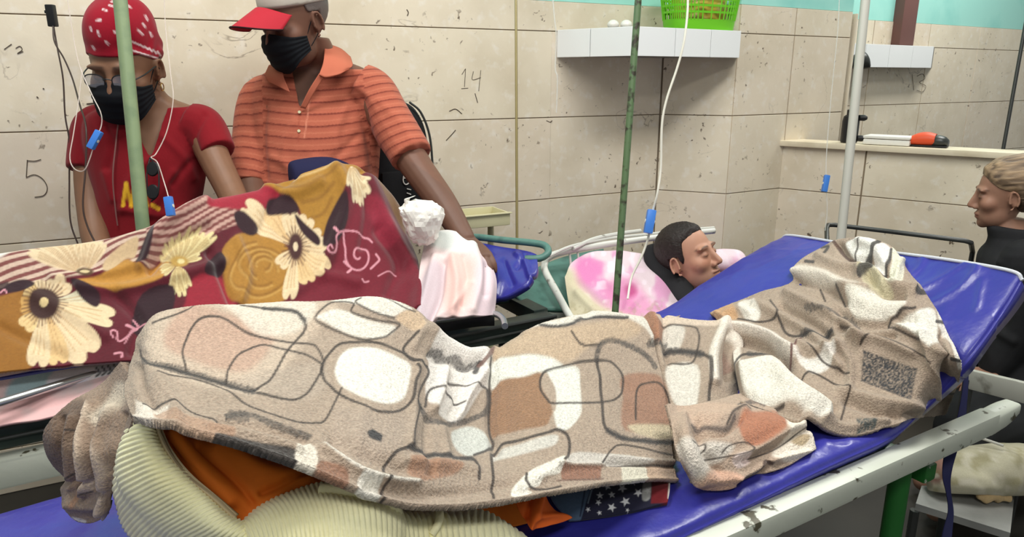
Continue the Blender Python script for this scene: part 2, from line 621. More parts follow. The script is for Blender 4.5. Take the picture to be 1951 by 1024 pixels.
K0 = (-3.1, 1.30); K1 = (0.645, 3.17); K2 = (0.925, 3.05); K3 = (1.54, 3.40)
LA = math.hypot(K1[0] - K0[0], K1[1] - K0[1])
wall_back, wp0, wax, wn = wall('wall_back', K0, K1, [LA - 0.545 * k for k in range(1, 9)], ROWS, 3.1, ext=(0, .12))
wall('wall_corner', K1, K2, [], ROWS, 3.1, ext=(.08, 0))
wall('wall_right', K2, K3, [0.335], ROWS, 3.1)
D0 = (1.20, 3.225); D1 = (2.62, 2.07)
whalf, hp0, hax, hn = wall('wall_half', D0, D1, [0.36 + 0.545 * k for k in range(4)], [0.0, 0.155, 0.485, 0.815, 1.006], 1.0)
V, Fq = box((np.array([*D0, 0]) + np.array([*D1, 0])) / 2 - hn * 0.05 + np.array([0, 0, 1.018]), (1.86, 0.15, 0.024), [hax, -hn, (0, 0, 1)], 0.004)
tag(obj('trim_1', (V, Fq), M['cream_ledge'], None), kind='structure')
wfar, ep0, eax, en = wall('wall_far', (1.0, 3.60), (4.6, 5.70), [0.10 + 0.545 * k for k in range(8)], ROWS[:-1] + [1.61], 3.1)
# the end of the right wall
obj('tile', box(np.array([*K3, 0.79]) + np.array([0.0, 0.055, 0]), (0.10, 0.012, 1.58), [(-.5, .86, 0), (.86, .5, 0), (0, 0, 1)], 0.002), M['tile'], bpy.data.objects['wall_right'], False)

V = [(-4, -3, 0), (6, -3, 0), (6, 7, 0), (-4, 7, 0), (-4, -3, -.05), (6, -3, -.05), (6, 7, -.05), (-4, 7, -.05)]
Q = [(0, 1, 2, 3), (7, 6, 5, 4), (0, 4, 5, 1), (1, 5, 6, 2), (2, 6, 7, 3), (3, 7, 4, 0)]
tag(obj('floor', (np.array(V, float), Q), M['floor'], None, False), kind='structure')
V = np.array(V, float); V[:, 2] += 3.15
tag(obj('ceiling', (V, Q), M['ceiling'], None, False), kind='structure')

# ceiling lamps: housing, two tubes, and the light they give
for i, (x, y, z, pw) in enumerate(LAMPS):
    words = ['nearest the long tiled wall', 'above the middle bed', 'beyond the half wall', 'behind the viewer']
    r = empty('ceiling_lamp', (x, y, z), 'white twin tube ceiling lamp ' + words[i], 'lamp', 'ceiling lamps')
    ax = [np.array([math.cos(LAMP_ROT), math.sin(LAMP_ROT), 0]), np.array([-math.sin(LAMP_ROT), math.cos(LAMP_ROT), 0]), (0, 0, 1)]
    obj('housing', box((x, y, z + 0.08), (1.25, 0.2, 0.08), ax, 0.01), M['rail_white'], r)
    for s in (-1, 1):
        c = np.array([x, y, z + 0.015]) + ax[1] * 0.05 * s
        obj('lamp_tube', tube([c - ax[0] * 0.6, c + ax[0] * 0.6], 0.014), M['lamp'], r)
    ld = bpy.data.lights.new('lamp_light', 'AREA'); ld.shape = 'RECTANGLE'; ld.size = 1.3; ld.size_y = 0.5; ld.energy = pw
    ld.color = (1.0, 0.99, 0.95)
    lo = bpy.data.objects.new('lamp_light', ld); COL.objects.link(lo)
    lo.parent = r; lo.location = (0, 0, -0.01); lo.rotation_euler = (0, 0, LAMP_ROT)

# handwriting and scuffs on the long wall
def on_wall(u, v, lift=0.0015):
    r = ray(u, v)
    k = ((wp0 - CAM) @ wn + lift) / (r @ wn)
    return CAM + k * r


def on_far(u, v, lift=0.003):
    r = ray(u, v)
    k = ((ep0 - CAM) @ en + lift) / (r @ en)
    return CAM + k * r


def scribble(name, strokes, r, parent, fn, m):
    parts = [tube([fn(*p) for p in s], r, 6, smooth_n=max(3, len(s) * 4) if len(s) > 2 else 0) for s in strokes]
    return obj(name, merge(parts), m, parent)


n5 = [[(52, 305), (50, 338)], [(51, 306), (66, 307), (78, 304)], [(50, 338), (66, 333), (82, 342), (90, 358), (84, 372), (66, 376)]]
scribble('handwritten_number', n5, 0.0011, wall_back, on_wall, M['ink'])
n14 = [[(880, 142), (887, 131)], [(887, 131), (885, 166)], [(879, 169), (892, 168)], [(902, 136), (900, 152), (916, 148)], [(916, 134), (912, 174)]]
scribble('handwritten_number', n14, 0.0011, wall_back, on_wall, M['ink'])
n12 = [[(8, 94), (22, 84)], [(30, 92), (38, 88), (42, 95), (33, 102), (44, 98)]]
scribble('handwritten_number', n12, 0.001, wall_back, on_wall, M['ink'])
n13 = [[(1738, 142), (1741, 172)], [(1748, 145), (1758, 141), (1762, 150), (1752, 157), (1764, 164), (1758, 175), (1747, 172)]]
scribble('handwritten_number', n13, 0.0012, wfar, on_far, M['ink'])
for s in ([(70, 184), (73, 187)], [(82, 168), (84, 170)], [(775, 18), (778, 24), (776, 30)], [(856, 212), (868, 208), (880, 217)], [(850, 268), (862, 255), (868, 248)],
          [(165, 198), (182, 196)], [(1041, 230), (1048, 233), (1052, 230)], [(905, 178), (910, 196)]):
    scribble('scuff_mark', [s], 0.0016, wall_back, on_wall, M['ink'])

# ================================================================== corner shelf and its things
shelf = empty('tiled_shelf', PD(1205, 107, 2.6), 'white tiled corner shelf holding the lime green basket', 'shelf')
zt, zb = 1.480, 1.377
a_ = on_wall(1063, 100, 0.0); f_ = PD(1207, 80, 2.60); r_ = PD(1408, 80, 2.86)
pl = [a_[:2], f_[:2], r_[:2], tuple(PD(1404, 80, 3.035)[:2]), K2, K1]
n = len(pl)
V = [(*p, zb + .004) for p in pl] + [(*p, zt) for p in pl]
Q = [tuple(range(n))[::-1], tuple(range(n, 2 * n))] + [(i, (i + 1) % n, n + (i + 1) % n, n + i) for i in range(n)]
obj('slab', (np.array(V, float), Q), M['white_grout'], shelf, False)


def face_tiles(parent, p, q, fr, z0, z1):
    p = np.array([*p[:2], 0]); q = np.array([*q[:2], 0])
    ax = nrm(q - p); L = np.linalg.norm(q - p); ni = np.array([ax[1], -ax[0], 0])
    for a, b in zip(fr[:-1], fr[1:]):
        c = p + ax * L * (a + b) / 2 + ni * 0.004
        obj('tile', box((c[0], c[1], (z0 + z1) / 2), (L * (b - a) - .003, 0.010, z1 - z0), [ax, -ni, (0, 0, 1)], .0015), M['white_tile'], parent, False)


face_tiles(shelf, a_, f_, [0, .46, 1.0], zb, zt)
face_tiles(shelf, f_, r_, [0, .36, .70, 1.0], zb, zt)

# lime basket: rounded oblong rim rings and slanting ribs
bc = PD(1331, 52, 2.845)
basket = empty('plastic_basket', (bc[0], bc[1], zt), 'lime green lattice plastic basket on the white corner shelf', 'basket')
bax = nrm(np.array([.466, .19, 0])); bay = np.array([-bax[1], bax[0], 0])


def bring(z, k, inset=0.0, n=56):
    an = np.linspace(0, 2 * math.pi, n, endpoint=False)
    ca, sa = np.cos(an), np.sin(an)
    e = 0.6
    x = np.sign(ca) * np.abs(ca) ** e * (0.143 + k - inset); y = np.sign(sa) * np.abs(sa) ** e * (0.074 + k * .4 - inset)
    return np.array([bc[0], bc[1], 0]) + x[:, None] * bax + y[:, None] * bay + np.array([0, 0, 1.0]) * z


def band(z0, k0, z1, k1, th=0.003):
    R = [bring(z0, k0), bring(z1, k1), bring(z1, k1, th), bring(z0, k0, th)]
    n = len(R[0]); V = np.vstack(R); Q = []
    for j in range(4):
        for i in range(n):
            Q.append((j * n + i, j * n + (i + 1) % n, ((j + 1) % 4) * n + (i + 1) % n, ((j + 1) % 4) * n + i))
    return V, Q


obj('base_band', band(zt + .001, 0, zt + .040, .006), M['lime'], basket)
R0 = bring(zt + .004, -.004)
obj('base_plate', (np.vstack([R0, R0 + np.array([0, 0, .003])]), [tuple(range(56))[::-1], tuple(range(56, 112))] + [(i, (i + 1) % 56, 56 + (i + 1) % 56, 56 + i) for i in range(56)]), M['lime'], basket, False)
for j, zz in enumerate((.062, .086, .110, .134, .158)):
    k = .006 + (zz - .04) * .16
    obj('lattice_ring', band(zt + zz, k, zt + zz + .008, k + .0012), M['lime'], basket)
k = .006 + .14 * .16
obj('rim', band(zt + .178, k, zt + .196, k + .004, .006), M['lime'], basket)
lo_, hi_ = bring(zt + .038, .0045), bring(zt + .180, .0275)
for i in range(56):
    a, b = lo_[i], hi_[i]
    obj('rib', tube([a, b], 0.0026, 5), M['lime'], basket, False)
# something yellow inside
V, Q = loft([((bc[0], bc[1], zt + .012), bax * .10, bay * .045), ((bc[0], bc[1], zt + .06), bax * .122, bay * .058), ((bc[0], bc[1], zt + .12), bax * .115, bay * .056), ((bc[0], bc[1], zt + .155), bax * .05, bay * .03)], 32, 18)
V = V + 0.012 * np.stack([vnoise(V + 7, 30), vnoise(V + 3, 30), vnoise(V, 30)], 1)
tag(obj('yellow_bag', (V, Q), M['yellow_lump'], None), 'yellowish bagged goods inside the lime green basket', 'bag')
# two small white rounded things
for i, (u, w) in enumerate(((1168, 'left'), (1193, 'right'))):
    c = PD(u, 52, 2.74); c[2] = zt
    V, Q = loft([(c + np.array([0, 0, z]), np.array([r, 0, 0]), np.array([0, r, 0])) for z, r in ((.001, .010), (.006, .019), (.016, .023), (.026, .019), (.033, .009), (.0345, .002))], 20, 16)
    tag(obj('white_lid', (V, Q), M['white_plastic'], None), 'small white domed lid on the corner shelf, %s of the pair' % w, 'lid', 'white lids on the corner shelf')

# ================================================================== far shelf and ledge things
s0 = on_far(1612, 110, 0.0); s1 = on_far(1778, 110, 0.0)
fs = empty('tiled_shelf', s0 * [1, 1, 0] + [0, 0, 1.352], 'white tiled shelf on the far wall under the brown post', 'shelf')
dep = 0.16
q0 = s0 + en * dep; q1 = s1 + en * dep
# keep the sighted width of the front
q0 = PD(1612, 110, (q0 - CAM) @ FW); q1 = PD(1774, 110, (q1 - CAM) @ FW)
fz1, fz0 = 1.476, 1.355
pl = [q0[:2], q1[:2], s1[:2], s0[:2]]
V = [(*p, fz0 + .004) for p in pl] + [(*p, fz1) for p in pl]
obj('slab', (np.array(V, float), [(3, 2, 1, 0), (4, 5, 6, 7), (0, 1, 5, 4), (1, 2, 6, 5), (2, 3, 7, 6), (3, 0, 4, 7)]), M['white_grout'], fs, False)
face_tiles(fs, q0, q1, [0, .19, .46, .74, 1.0], fz0, fz1)
c = (q0 * .28 + q1 * .72) - en * .08
post = box((c[0], c[1], fz1 + .301), (.135, .11, .60), [eax, -en, (0, 0, 1)], .006)
tag(obj('brown_post', post, M['brown_paint'], None), 'square brown painted post standing on the far tiled shelf', 'post')
# unidentified dark wedge hanging under the far shelf end, gives no light
c = PD(1634, 118, 3.75)
rings = [(c + np.array([-.062, 0, -.018]), np.array([0, .02, 0]), np.array([0, 0, .012])), (c + np.array([-.02, 0, .0]), np.array([0, .04, 0]), np.array([0, 0, .036])),
         (c + np.array([.02, 0, .008]), np.array([0, .045, 0]), np.array([0, 0, .046])), (c + np.array([.045, 0, -.002]), np.array([0, .04, 0]), np.array([0, 0, .034])), (c + np.array([.062, 0, -.02]), np.array([0, .02, 0]), np.array([0, 0, .014]))]
wd = empty('dark_wedge', c, 'dark rounded wall fitting beside the far tiled shelf', 'wall fitting')
obj('wedge_body', loft(rings, 20, 14), M['dark_metal'], wd)
obj('bracket', tube([c + np.array([-.02, 0, .01]), c + np.array([-.03, .12, .03]), on_far(1618, 108, 0.0)], .008, 8, 8), M['dark_metal'], wd)


def on_ledge(u, v, z=1.031):
    return PZ(u, v, z)


def D_pt(k, off=0.05, z=1.031):                # along the half wall, off behind its face
    return hp0 + hax * k - hn * off + np.array([0, 0, z])


def k_of(u):                                    # where a sight column meets the ledge line
    r = ray(u, 268)
    A = np.array([[hax[0], -r[0]], [hax[1], -r[1]]])
    b = -(hp0 - hn * .05)[:2]
    return np.linalg.solve(A, b)[0]


kb = k_of(1617)
c = D_pt(kb)
bt = empty('black_bottle', c, 'squat black flask standing on the half wall ledge', 'bottle')
obj('body', loft([(c + np.array([0, 0, z]), np.array([r, 0, 0]), np.array([0, r, 0])) for z, r in ((0, .030), (.004, .034), (.09, .034), (.11, .030), (.118, .018))], 24), M['black_plastic'], bt)
obj('cap', loft([(c + np.array([0, 0, z]), np.array([r, 0, 0]), np.array([0, r, 0])) for z, r in ((.117, .020), (.136, .020), (.138, .017))], 20), M['black_plastic'], bt)
for zz in (.02, .105):
    obj('side_knob', loft([(c + hax * (.03 + d) + np.array([0, 0, zz]), np.array([0, r, 0]), np.array([0, 0, r])) for d, r in ((0, .012), (.02, .013), (.03, .008))], 14), M['black_plastic'], bt)
ka, kc = k_of(1650), k_of(1738)
c = (D_pt(ka) + D_pt(kc)) / 2
wb = empty('foam_tray', c, 'flat white foam box lying on the half wall ledge', 'box')
ln = np.linalg.norm(D_pt(ka) - D_pt(kc))
obj('tray_body', box(c + [0, 0, .012], (ln, .10, .022), [hax, -hn, (0, 0, 1)], .004), M['foam'], wb)
obj('tray_lid', box(c + [0, 0, .031], (ln * 1.02, .105, .012), [hax, -hn, (0, .0, 1)], .005), M['foam'], wb)
kd = k_of(1772)
c = D_pt(kd)
sh = empty('slipper', c, 'red orange slipper with dark toe lying on the half wall ledge', 'shoe')
prof = [(-.065, .030, .022, .020), (-.04, .036, .028, .026), (-.01, .036, .030, .028), (.02, .034, .028, .024)]
obj('upper', loft([(c + hax * x + [0, 0, h], -hn * w, np.array([0, 0, hh])) for x, w, h, hh in prof], 20, 14), M['red_orange'], sh)
prof = [(.012, .030, .024, .022), (.03, .035, .024, .0235), (.052, .032, .022, .020), (.066, .018, .018, .012)]
obj('toe', loft([(c + hax * x + [0, 0, h], -hn * w, np.array([0, 0, hh])) for x, w, h, hh in prof], 20, 12), M['dark_metal'], sh)
obj('sole', box(c + [0, 0, .004], (.13, .06, .006), [hax, -hn, (0, 0, 1)], .003), M['black_plastic'], sh)

# ================================================================== ivory tray behind the man's arm
c = PD(905, 415, 2.52)
tr = empty('ivory_tray', c, 'ivory plastic tray against the wall behind the striped shirt man', 'tray')
wx, wy = wax, -wn
def T_(x, y, z): return c + wx * x + wy * y + np.array([0, 0, z])
obj('tray_floor', box(T_(0, 0, -.02), (.20, .14, .006), [wx, wy, (0, 0, 1)], .002), M['ivory'], tr)
for s in (-1, 1):
    obj('tray_side', box(T_(0, .07 * s, 0), (.206, .007, .044), [wx, wy, (0, 0, 1)], .003), M['ivory'], tr)
    obj('tray_end', box(T_(.10 * s, 0, 0), (.007, .14, .044), [wx, wy, (0, 0, 1)], .003), M['ivory'], tr)
obj('tray_rim', box(T_(0, -.075, .022), (.215, .012, .005), [wx, wy, (0, 0, 1)], .002), M['ivory'], tr)
for s in (-1, 1):
    p = T_(.07 * s, .02, -.02); obj('tray_leg', tube([p, p * [1, 1, 0]], .012, 10), M['ivory'], tr)

# ================================================================== poles
def pole(u0, v0, d0, u1, v1, d1, r, m, ext_lo, ext_hi, name, label, cat='pole', floor=True, extra=None):
    a, b = PD(u0, v0, d0), PD(u1, v1, d1)
    dr = nrm(a - b)
    top = a + dr * ext_hi
    k = (b[2] - ext_lo) / dr[2] if floor else ext_lo
    bot = b - dr * k
    e = empty(name, bot, label, cat)
    obj('shaft', tube([bot, b, a, top], r, 14), m, e)
    obj('foot_cap', tube([bot - dr * .004, bot + dr * .02], r * 1.25, 14), M['black_plastic'], e)
    hk = top
    s = np.array([1.0, 0, 0])
    for sg in (-1, 1):
        obj('hook', tube([hk, hk + s * .04 * sg + [0, 0, .015], hk + s * .09 * sg, hk + s * .10 * sg + [0, 0, .03]], .004, 8, 16), m, e)
    return e


pole(229, 0, 1.70, 272, 432, 1.73, .0162, M['sage'], .62, .45, 'drip_stand', 'thick sage green drip stand in front of the woman in red', 'drip stand')
pole(1216, 0, 1.86, 1172, 596, 1.90, .0092, M['pole_green'], .45, .45, 'drip_stand', 'worn green drip stand rising before the corner shelf', 'drip stand')
pole(983, 0, 2.50, 985, 455, 2.50, .0048, M['brass'], .40, .40, 'drip_stand', 'thin brassy drip rod against the tiles left of the corner shelf', 'drip stand')
pole(1649, 0, 2.35, 1606, 418, 2.40, .0150, M['pale_grey'], .45, .40, 'drip_stand', 'pale grey drip stand in front of the half wall', 'drip stand')
pole(1955, 40, 3.05, 1913, 275, 3.10, .0075, M['dark_metal'], .45, .40, 'drip_stand', 'thin dark drip stand at the right behind the half wall', 'drip stand')


# ================================================================== drip lines
def clamp(parent, a, b, w, m=None):            # roller clamp between two points
    a, b = np.asarray(a), np.asarray(b)
    t = nrm(b - a); s = nrm(np.cross(t, FW)); f = np.cross(s, t)
    L = np.linalg.norm(b - a)
    body = obj('roller_clamp', box((a + b) / 2, (w, w * .9, L), [s, f, t], w * .15), m or M['blue_plastic'], parent)
    obj('roller_wheel', tube([(a + b) / 2 - s * w * .56, (a + b) / 2 + s * w * .56], w * .24, 12), M['iv_white'], body)
    return body


def drip(label, pts, r, m, clamp_px=None, w=.012, n=60, name='drip_line'):
    P = [PD(*p) for p in pts]
    e = empty(name, P[-1], label, 'drip line')
    obj('tube', tube(P, r, 8, n), m, e)
    if clamp_px:
        for a, b in clamp_px: clamp(e, PD(*a), PD(*b), w)
    return e


drip('white drip tube with blue clamp hanging above the lying man', [(1310, -30, 2.05), (1310, 20, 2.05), (1303, 80, 2.05), (1290, 130, 2.06), (1270, 190, 2.07), (1261, 240, 2.08), (1259, 320, 2.1), (1252, 370, 2.1), (1242, 410, 2.12), (1236, 450, 2.13), (1222, 490, 2.13), (1203, 530, 2.13), (1196, 570, 2.1)],
     .0034, M['iv_white'], [((1242, 400, 2.11), (1234, 445, 2.11))], .026)
drip('clear drip tube with blue clamp beside the woman in red', [(126, -20, 1.72), (135, 40, 1.72), (150, 120, 1.71), (175, 180, 1.70), (192, 215, 1.69), (193, 240, 1.69), (182, 265, 1.68), (172, 300, 1.68), (160, 325, 1.68), (142, 322, 1.69), (133, 300, 1.7), (140, 255, 1.72), (150, 190, 1.76), (157, 130, 1.8)],
     .0013, M['iv_tube'], [((190, 250, 1.68), (172, 283, 1.68))], .016)
drip('clear drip tube with blue clamp across the red shirt', [(312, -20, 1.74), (316, 60, 1.74), (325, 140, 1.73), (330, 190, 1.72), (318, 250, 1.70), (298, 292, 1.68), (288, 300, 1.66), (300, 310, 1.65), (312, 345, 1.64), (322, 380, 1.62), (327, 412, 1.62)],
     .0013, M['iv_tube'], [((320, 375, 1.61), (326, 412, 1.61))], .017)
drip('thin clear drip tube with small blue clamp before the half wall', [(1600, -20, 2.5), (1596, 60, 2.5), (1584, 180, 2.5), (1575, 290, 2.5), (1574, 350, 2.5), (1576, 400, 2.5), (1572, 440, 2.5)], .0018, M['iv_clear'], [((1576, 334, 2.49), (1570, 366, 2.49))], .018)
drip('clear drip tube hanging down the wall left of the corner shelf', [(1052, -20, 2.62), (1056, 30, 2.62), (1060, 70, 2.62), (1058, 130, 2.63), (1062, 150, 2.63), (1060, 215, 2.64)], .0028, M['iv_clear'])
# charger cable with an inline box
e = empty('charging_cable', PD(130, 470, 1.95), 'dark cable with black plug box hanging beside the woman in red', 'cable')
a, b = PD(98, 10, 1.98), PD(99, 50, 1.98)
obj('plug_box', box((a + b) / 2, (.022, .018, np.linalg.norm(b - a)), None, .003), M['black_plastic'], e)
obj('switch', box((a + b) / 2 + [-.013, -.002, .01], (.006, .006, .008), None, .001), M['black_plastic'], e)
cab = mat('dark_brown_cable', (58, 40, 34), 0.5, 0.4)
obj('cable', tube([PD(*p) for p in [(101, 50, 1.98), (104, 80, 1.97), (122, 112, 1.95), (138, 150, 1.93), (152, 200, 1.86), (164, 245, 1.80), (163, 320, 1.79), (158, 390, 1.78), (166, 430, 1.78), (184, 468, 1.78)]], .0022, 7, 60), cab, e)
obj('cable', tube([PD(*p) for p in [(102, 50, 1.99), (110, 95, 1.98), (120, 150, 1.97), (124, 220, 1.96), (132, 270, 1.95), (132, 340, 1.95), (134, 420, 1.94), (150, 470, 1.93)]], .0022, 7, 60), cab, e)

# ================================================================== foreground bed
from mathutils.bvhtree import BVHTree
bed1 = empty('hospital_bed', ST(0.3, 0.95, 0), 'white and green metal bed frame in the foreground with blue mattress', 'bed')
AX = [E1, E2, np.array([0, 0, 1.0])]


def bx(name, s0, s1, t0, t1, z0, z1, m, parent, bevel=.004):
    c = ST((s0 + s1) / 2, (t0 + t1) / 2, (z0 + z1) / 2)
    return obj(name, box(c, (abs(s1 - s0), abs(t1 - t0), abs(z1 - z0)), AX, bevel), m, parent)


bx('side_rail', -1.15, 1.46, .598, .636, .628, .671, M['chip_white'], bed1, .008)
bx('side_rail', -1.15, 1.46, 1.270, 1.300, .540, .590, M['chip_white'], bed1, .008)
# upturned pointed end of the near rail
V, Q = loft([(ST(1.44, .617, .647), E2 * .019, np.array([0, 0, .0215])), (ST(1.50, .617, .652), E2 * .019, np.array([0, 0, .019])), (ST(1.54, .617, .658), E2 * .016, np.array([0, 0, .012]))], 16, 6, 5)
obj('rail_end', (V, Q), M['chip_white'], bed1)
for s in (-1.1, .2, 1.30):
    bx('cross_bar', s - .018, s + .018, .63, 1.30, .555, .590, M['green_paint'], bed1)
for s, t in ((-1.0, .655), (1.24, .655), (-1.0, 1.30), (1.24, 1.30)):
    lg = obj('leg', tube([ST(s, t, .63), ST(s, t, .07)], .019, 14), M['green_paint'], bed1)
    obj('wheel', tube([ST(s, t - .012, .035), ST(s, t + .012, .035)], .035, 18), M['black_plastic'], lg)
    obj('white_ring', tube([ST(s, t, .335), ST(s, t, .365)], .0196, 14), M['chip_white'], lg)
for t in (.655, 1.30):
    obj('stretcher_bar', tube([ST(-1.0, t, .22), ST(1.24, t, .22)], .014, 12), M['green_paint'], bed1)
# hinged support under the raised head section
for t in (.72, 1.25):
    obj('backrest_bar', tube([ST(1.24, t, .65), ST(1.36 + .15 * (t - .6), t, .78)], .010, 10), M['chip_white'], bed1)

# mattress, its head section raised
UPV = np.array([0, 0, 1.0])
mcols = []
for s, tn, zn, sf, tf, zf in ((-1.2, .63, .60, -1.2, 1.32, .60), (-.5, .63, .60, -.5, 1.32, .60), (-.1, .63, .615, -.1, 1.32, .615), (.3, .628, .665, .3, 1.32, .66),
                              (.65, .626, .685, .65, 1.325, .68), (.95, .626, .70, .95, 1.325, .69), (1.15, .628, .705, 1.13, 1.326, .70), (1.262, .640, .728, 1.235, 1.326, .715),
                              (1.318, .605, .825, 1.42, 1.31, .795), (1.40, .60, .905, 1.56, 1.305, .842), (1.442, .60, .951, 1.658, 1.30, .868)):
    a, b = ST(s, tn, zn), ST(sf, tf, zf)
    mcols.append([(a * (1 - f) + b * f + np.array([0, 0, dz]), 100 * s, 100 * f) for f, dz in ((0, -.012), (.04, .002), (.25, .004), (.5, 0), (.75, .004), (.96, .002), (1, -.012))])
vr = ridges([([(131, 26), (139, 15), (143.5, 12.5), (144, 17), (138, 24), (132, 33)], .8, .004), ([(134, 40), (141, 30), (147, 34)], .9, .004), ([(129, 6), (132, 12), (131, 20)], .8, .004), ([(127, 14), (131, 24), (130, 34)], .9, .003), ([(138, 6), (142, 9)], .7, .003), ([(150, 40), (146, 56), (150, 70)], 1.2, .003), ([(126, 0), (124, 40), (123, 90)], 2.2, -.008), ([(110, 5), (118, 22)], 1.6, .004), ([(100, 4), (109, 20)], 1.6, .004), ([(134, 20), (140, 34), (136, 52)], 1.8, .004),
             ([(130, 8), (136, 24)], 1.4, .005), ([(143, 12), (138, 30), (142, 46)], 1.6, .004), ([(60, 4), (72, 18)], 2, .003), ([(80, 4), (92, 16)], 2, .003), ([(-20, 40), (-5, 80)], 3, .004)])
mattress = surf('vinyl_mattress', mcols, 320, 170, M['vinyl'], None, lambda r, p: vr(r, p) + .0015 * vnoise(p, 14) + .0016 * (1 - np.abs(vnoise(p * [1, 1, .6], 9))) ** 4 + .0012 * (1 - np.abs(vnoise(p + 3, 20))) ** 5, None, .05)
tag(mattress, 'blue vinyl mattress with raised end on the foreground bed', 'mattress')
obj('edge_piping', tube([mcols[-1][j][0] + UPV * .003 for j in range(7)], .0035, 8, 40), mat('pale_piping', (200, 202, 210), .5, .4), mattress)
_me = mattress.data
_bv = BVHTree.FromPolygons([v.co[:] for v in _me.vertices], [p.vertices[:] for p in _me.polygons])


def BH(u, v, off):                             # just above the foreground mattress
    for dv in (0, 6, 12, 18, 26, 36, 50):
        r = ray(u, v + dv)
        h = _bv.ray_cast(Vector(CAM), Vector(nrm(r)))
        if h[0] is not None:
            d = (np.array(h[0]) - CAM) @ FW
            return PD(u, v, d - off)
    return PD(u, v, 1.7 - off)


# ------------------------------------------------------------------ brown fleece print
DK = (70, 62, 58); DG = (62, 60, 60)
WH = (226, 218, 205)


def brown(ref, pos):
    p = Paint(ref, (173, 154, 136))
    # large soft tone fields, then patches of the print
    p.c *= (1 + 0.05 * vnoise(ref, 0.012))[:, None]
    p.fill([(270, 640), (330, 585), (450, 580), (600, 577), (640, 600), (590, 640), (480, 745), (300, 700)], (200, 180, 160), 12)
    p.fill([(329, 615), (368, 587), (426, 604), (522, 634), (479, 703), (415, 703), (333, 673), (312, 647)], (192, 160, 140), 9)
    p.fill([(430, 582), (590, 578), (580, 625), (500, 640), (440, 600)], (226, 214, 198), 6, .8)
    p.fill([(430, 730), (600, 690), (620, 740), (560, 765), (480, 745)], (180, 164, 148), 8, .6)
    p.fill([(601, 612), (631, 599), (657, 601), (680, 609), (710, 618), (753, 627), (745, 639), (723, 646), (689, 644), (646, 631), (612, 618)], WH, 2)
    p.fill([(629, 579), (717, 566), (753, 577), (783, 596), (766, 603), (743, 611), (710, 603), (680, 590)], WH, 2)
    p.fill([(639, 702), (650, 676), (672, 663), (710, 663), (749, 676), (779, 691), (783, 706), (775, 745), (764, 764), (732, 770), (700, 760), (655, 736), (642, 719)], (238, 232, 220), 3)
    p.fill([(753, 614), (770, 601), (796, 603), (807, 624), (792, 637), (766, 624)], (206, 178, 148), 3)
    p.fill([(822, 680), (826, 640), (836, 628), (850, 640), (900, 660), (925, 667), (935, 690), (933, 735), (915, 745), (880, 800), (850, 800), (820, 770), (812, 740)], (236, 228, 220), 3)
    p.fill([(640, 780), (700, 790), (780, 800), (760, 850), (700, 880), (640, 850)], (176, 158, 142), 14, .7)
    p.fill([(860, 824), (900, 814), (938, 839), (925, 862), (890, 872), (865, 854)], (206, 206, 198), 3)
    p.fill([(776, 882), (788, 872), (867, 885), (872, 902), (814, 918), (781, 913)], (165, 128, 104), 4)
    # second hump
    p.fill([(945, 670), (1010, 635), (1075, 632), (1180, 615), (1215, 640), (1180, 655), (1130, 660), (1080, 690), (1000, 680), (940, 690)], (192, 168, 142), 6)
    p.fill([(1003, 634), (1029, 623), (1078, 615), (1093, 604), (1128, 592), (1158, 594), (1186, 606), (1230, 600), (1240, 660), (1225, 640), (1190, 616), (1153, 610), (1115, 614), (1083, 627), (1033, 629)], WH, 2)
    p.fill([(932, 696), (971, 687), (1007, 681), (1050, 685), (1076, 696), (1102, 700), (1106, 730), (1108, 773), (1106, 790), (1096, 806), (1080, 819), (1062, 815), (1055, 790), (1059, 779), (1059, 743), (1050, 720), (1037, 707), (1003, 717), (941, 735)], (228, 225, 214), 2.5)
    p.fill([(940, 735), (1000, 717), (1029, 709), (1031, 735), (1046, 763), (1052, 785), (1048, 797), (1040, 810), (998, 817), (952, 827), (936, 812)], (152, 116, 88), 3)
    p.fill([(1186, 717), (1243, 712), (1265, 730), (1274, 773), (1278, 815), (1190, 822), (1186, 760)], (160, 122, 100), 4)
    p.fill([(1196, 812), (1276, 812), (1276, 837), (1222, 832)], (202, 186, 156), 4)
    p.fill([(1091, 863), (1158, 866), (1230, 876), (1230, 886), (1085, 888), (1070, 895)], (208, 200, 190), 3)
    p.fill([(1065, 891), (1147, 889), (1145, 914), (1070, 919)], (150, 110, 90), 2, 1, False)
    p.fill([(1184, 886), (1232, 886), (1232, 920), (1186, 920)], (214, 207, 188), 1.5, 1, False)
    p.fill([(1232, 887), (1292, 888), (1294, 922), (1232, 922)], (190, 162, 138), 1.5, 1, False)
    p.fill([(975, 935), (1003, 904), (1044, 881), (1075, 871), (1070, 884), (1065, 904), (1034, 915), (1024, 930), (1003, 935), (1010, 944), (977, 955)], (236, 230, 216), 2)
    p.fill([(946, 858), (1003, 842), (1060, 827), (1057, 848), (1016, 860), (951, 878), (939, 881)], (208, 202, 192), 3)
    # hem
    p.fill([(255, 760), (322, 772), (315, 806), (255, 806)], (226, 214, 200), 3, 1, False)
    p.fill([(308, 780), (435, 812), (430, 840), (308, 806)], (176, 142, 118), 4, .8)
    p.fill([(412, 828), (450, 834), (500, 844), (560, 858), (572, 875), (560, 890), (510, 874), (440, 850), (412, 842)], DG, 2, .92)
    p.fill([(566, 846), (600, 850), (604, 895), (568, 890)], (228, 218, 202), 2)
    p.fill([(613, 877), (661, 897), (656, 930), (604, 906)], (150, 114, 94), 3)
    p.fill([(687, 905), (722, 913), (718, 960), (683, 950)], (226, 220, 208), 2)
    p.stroke([(618, 849), (662, 885), (692, 902), (733, 915), (788, 923)], 6, WH, 2)
    p.fill([(698, 826), (710, 819), (729, 831), (725, 845), (702, 836)], DG, 1.5, 1, False)
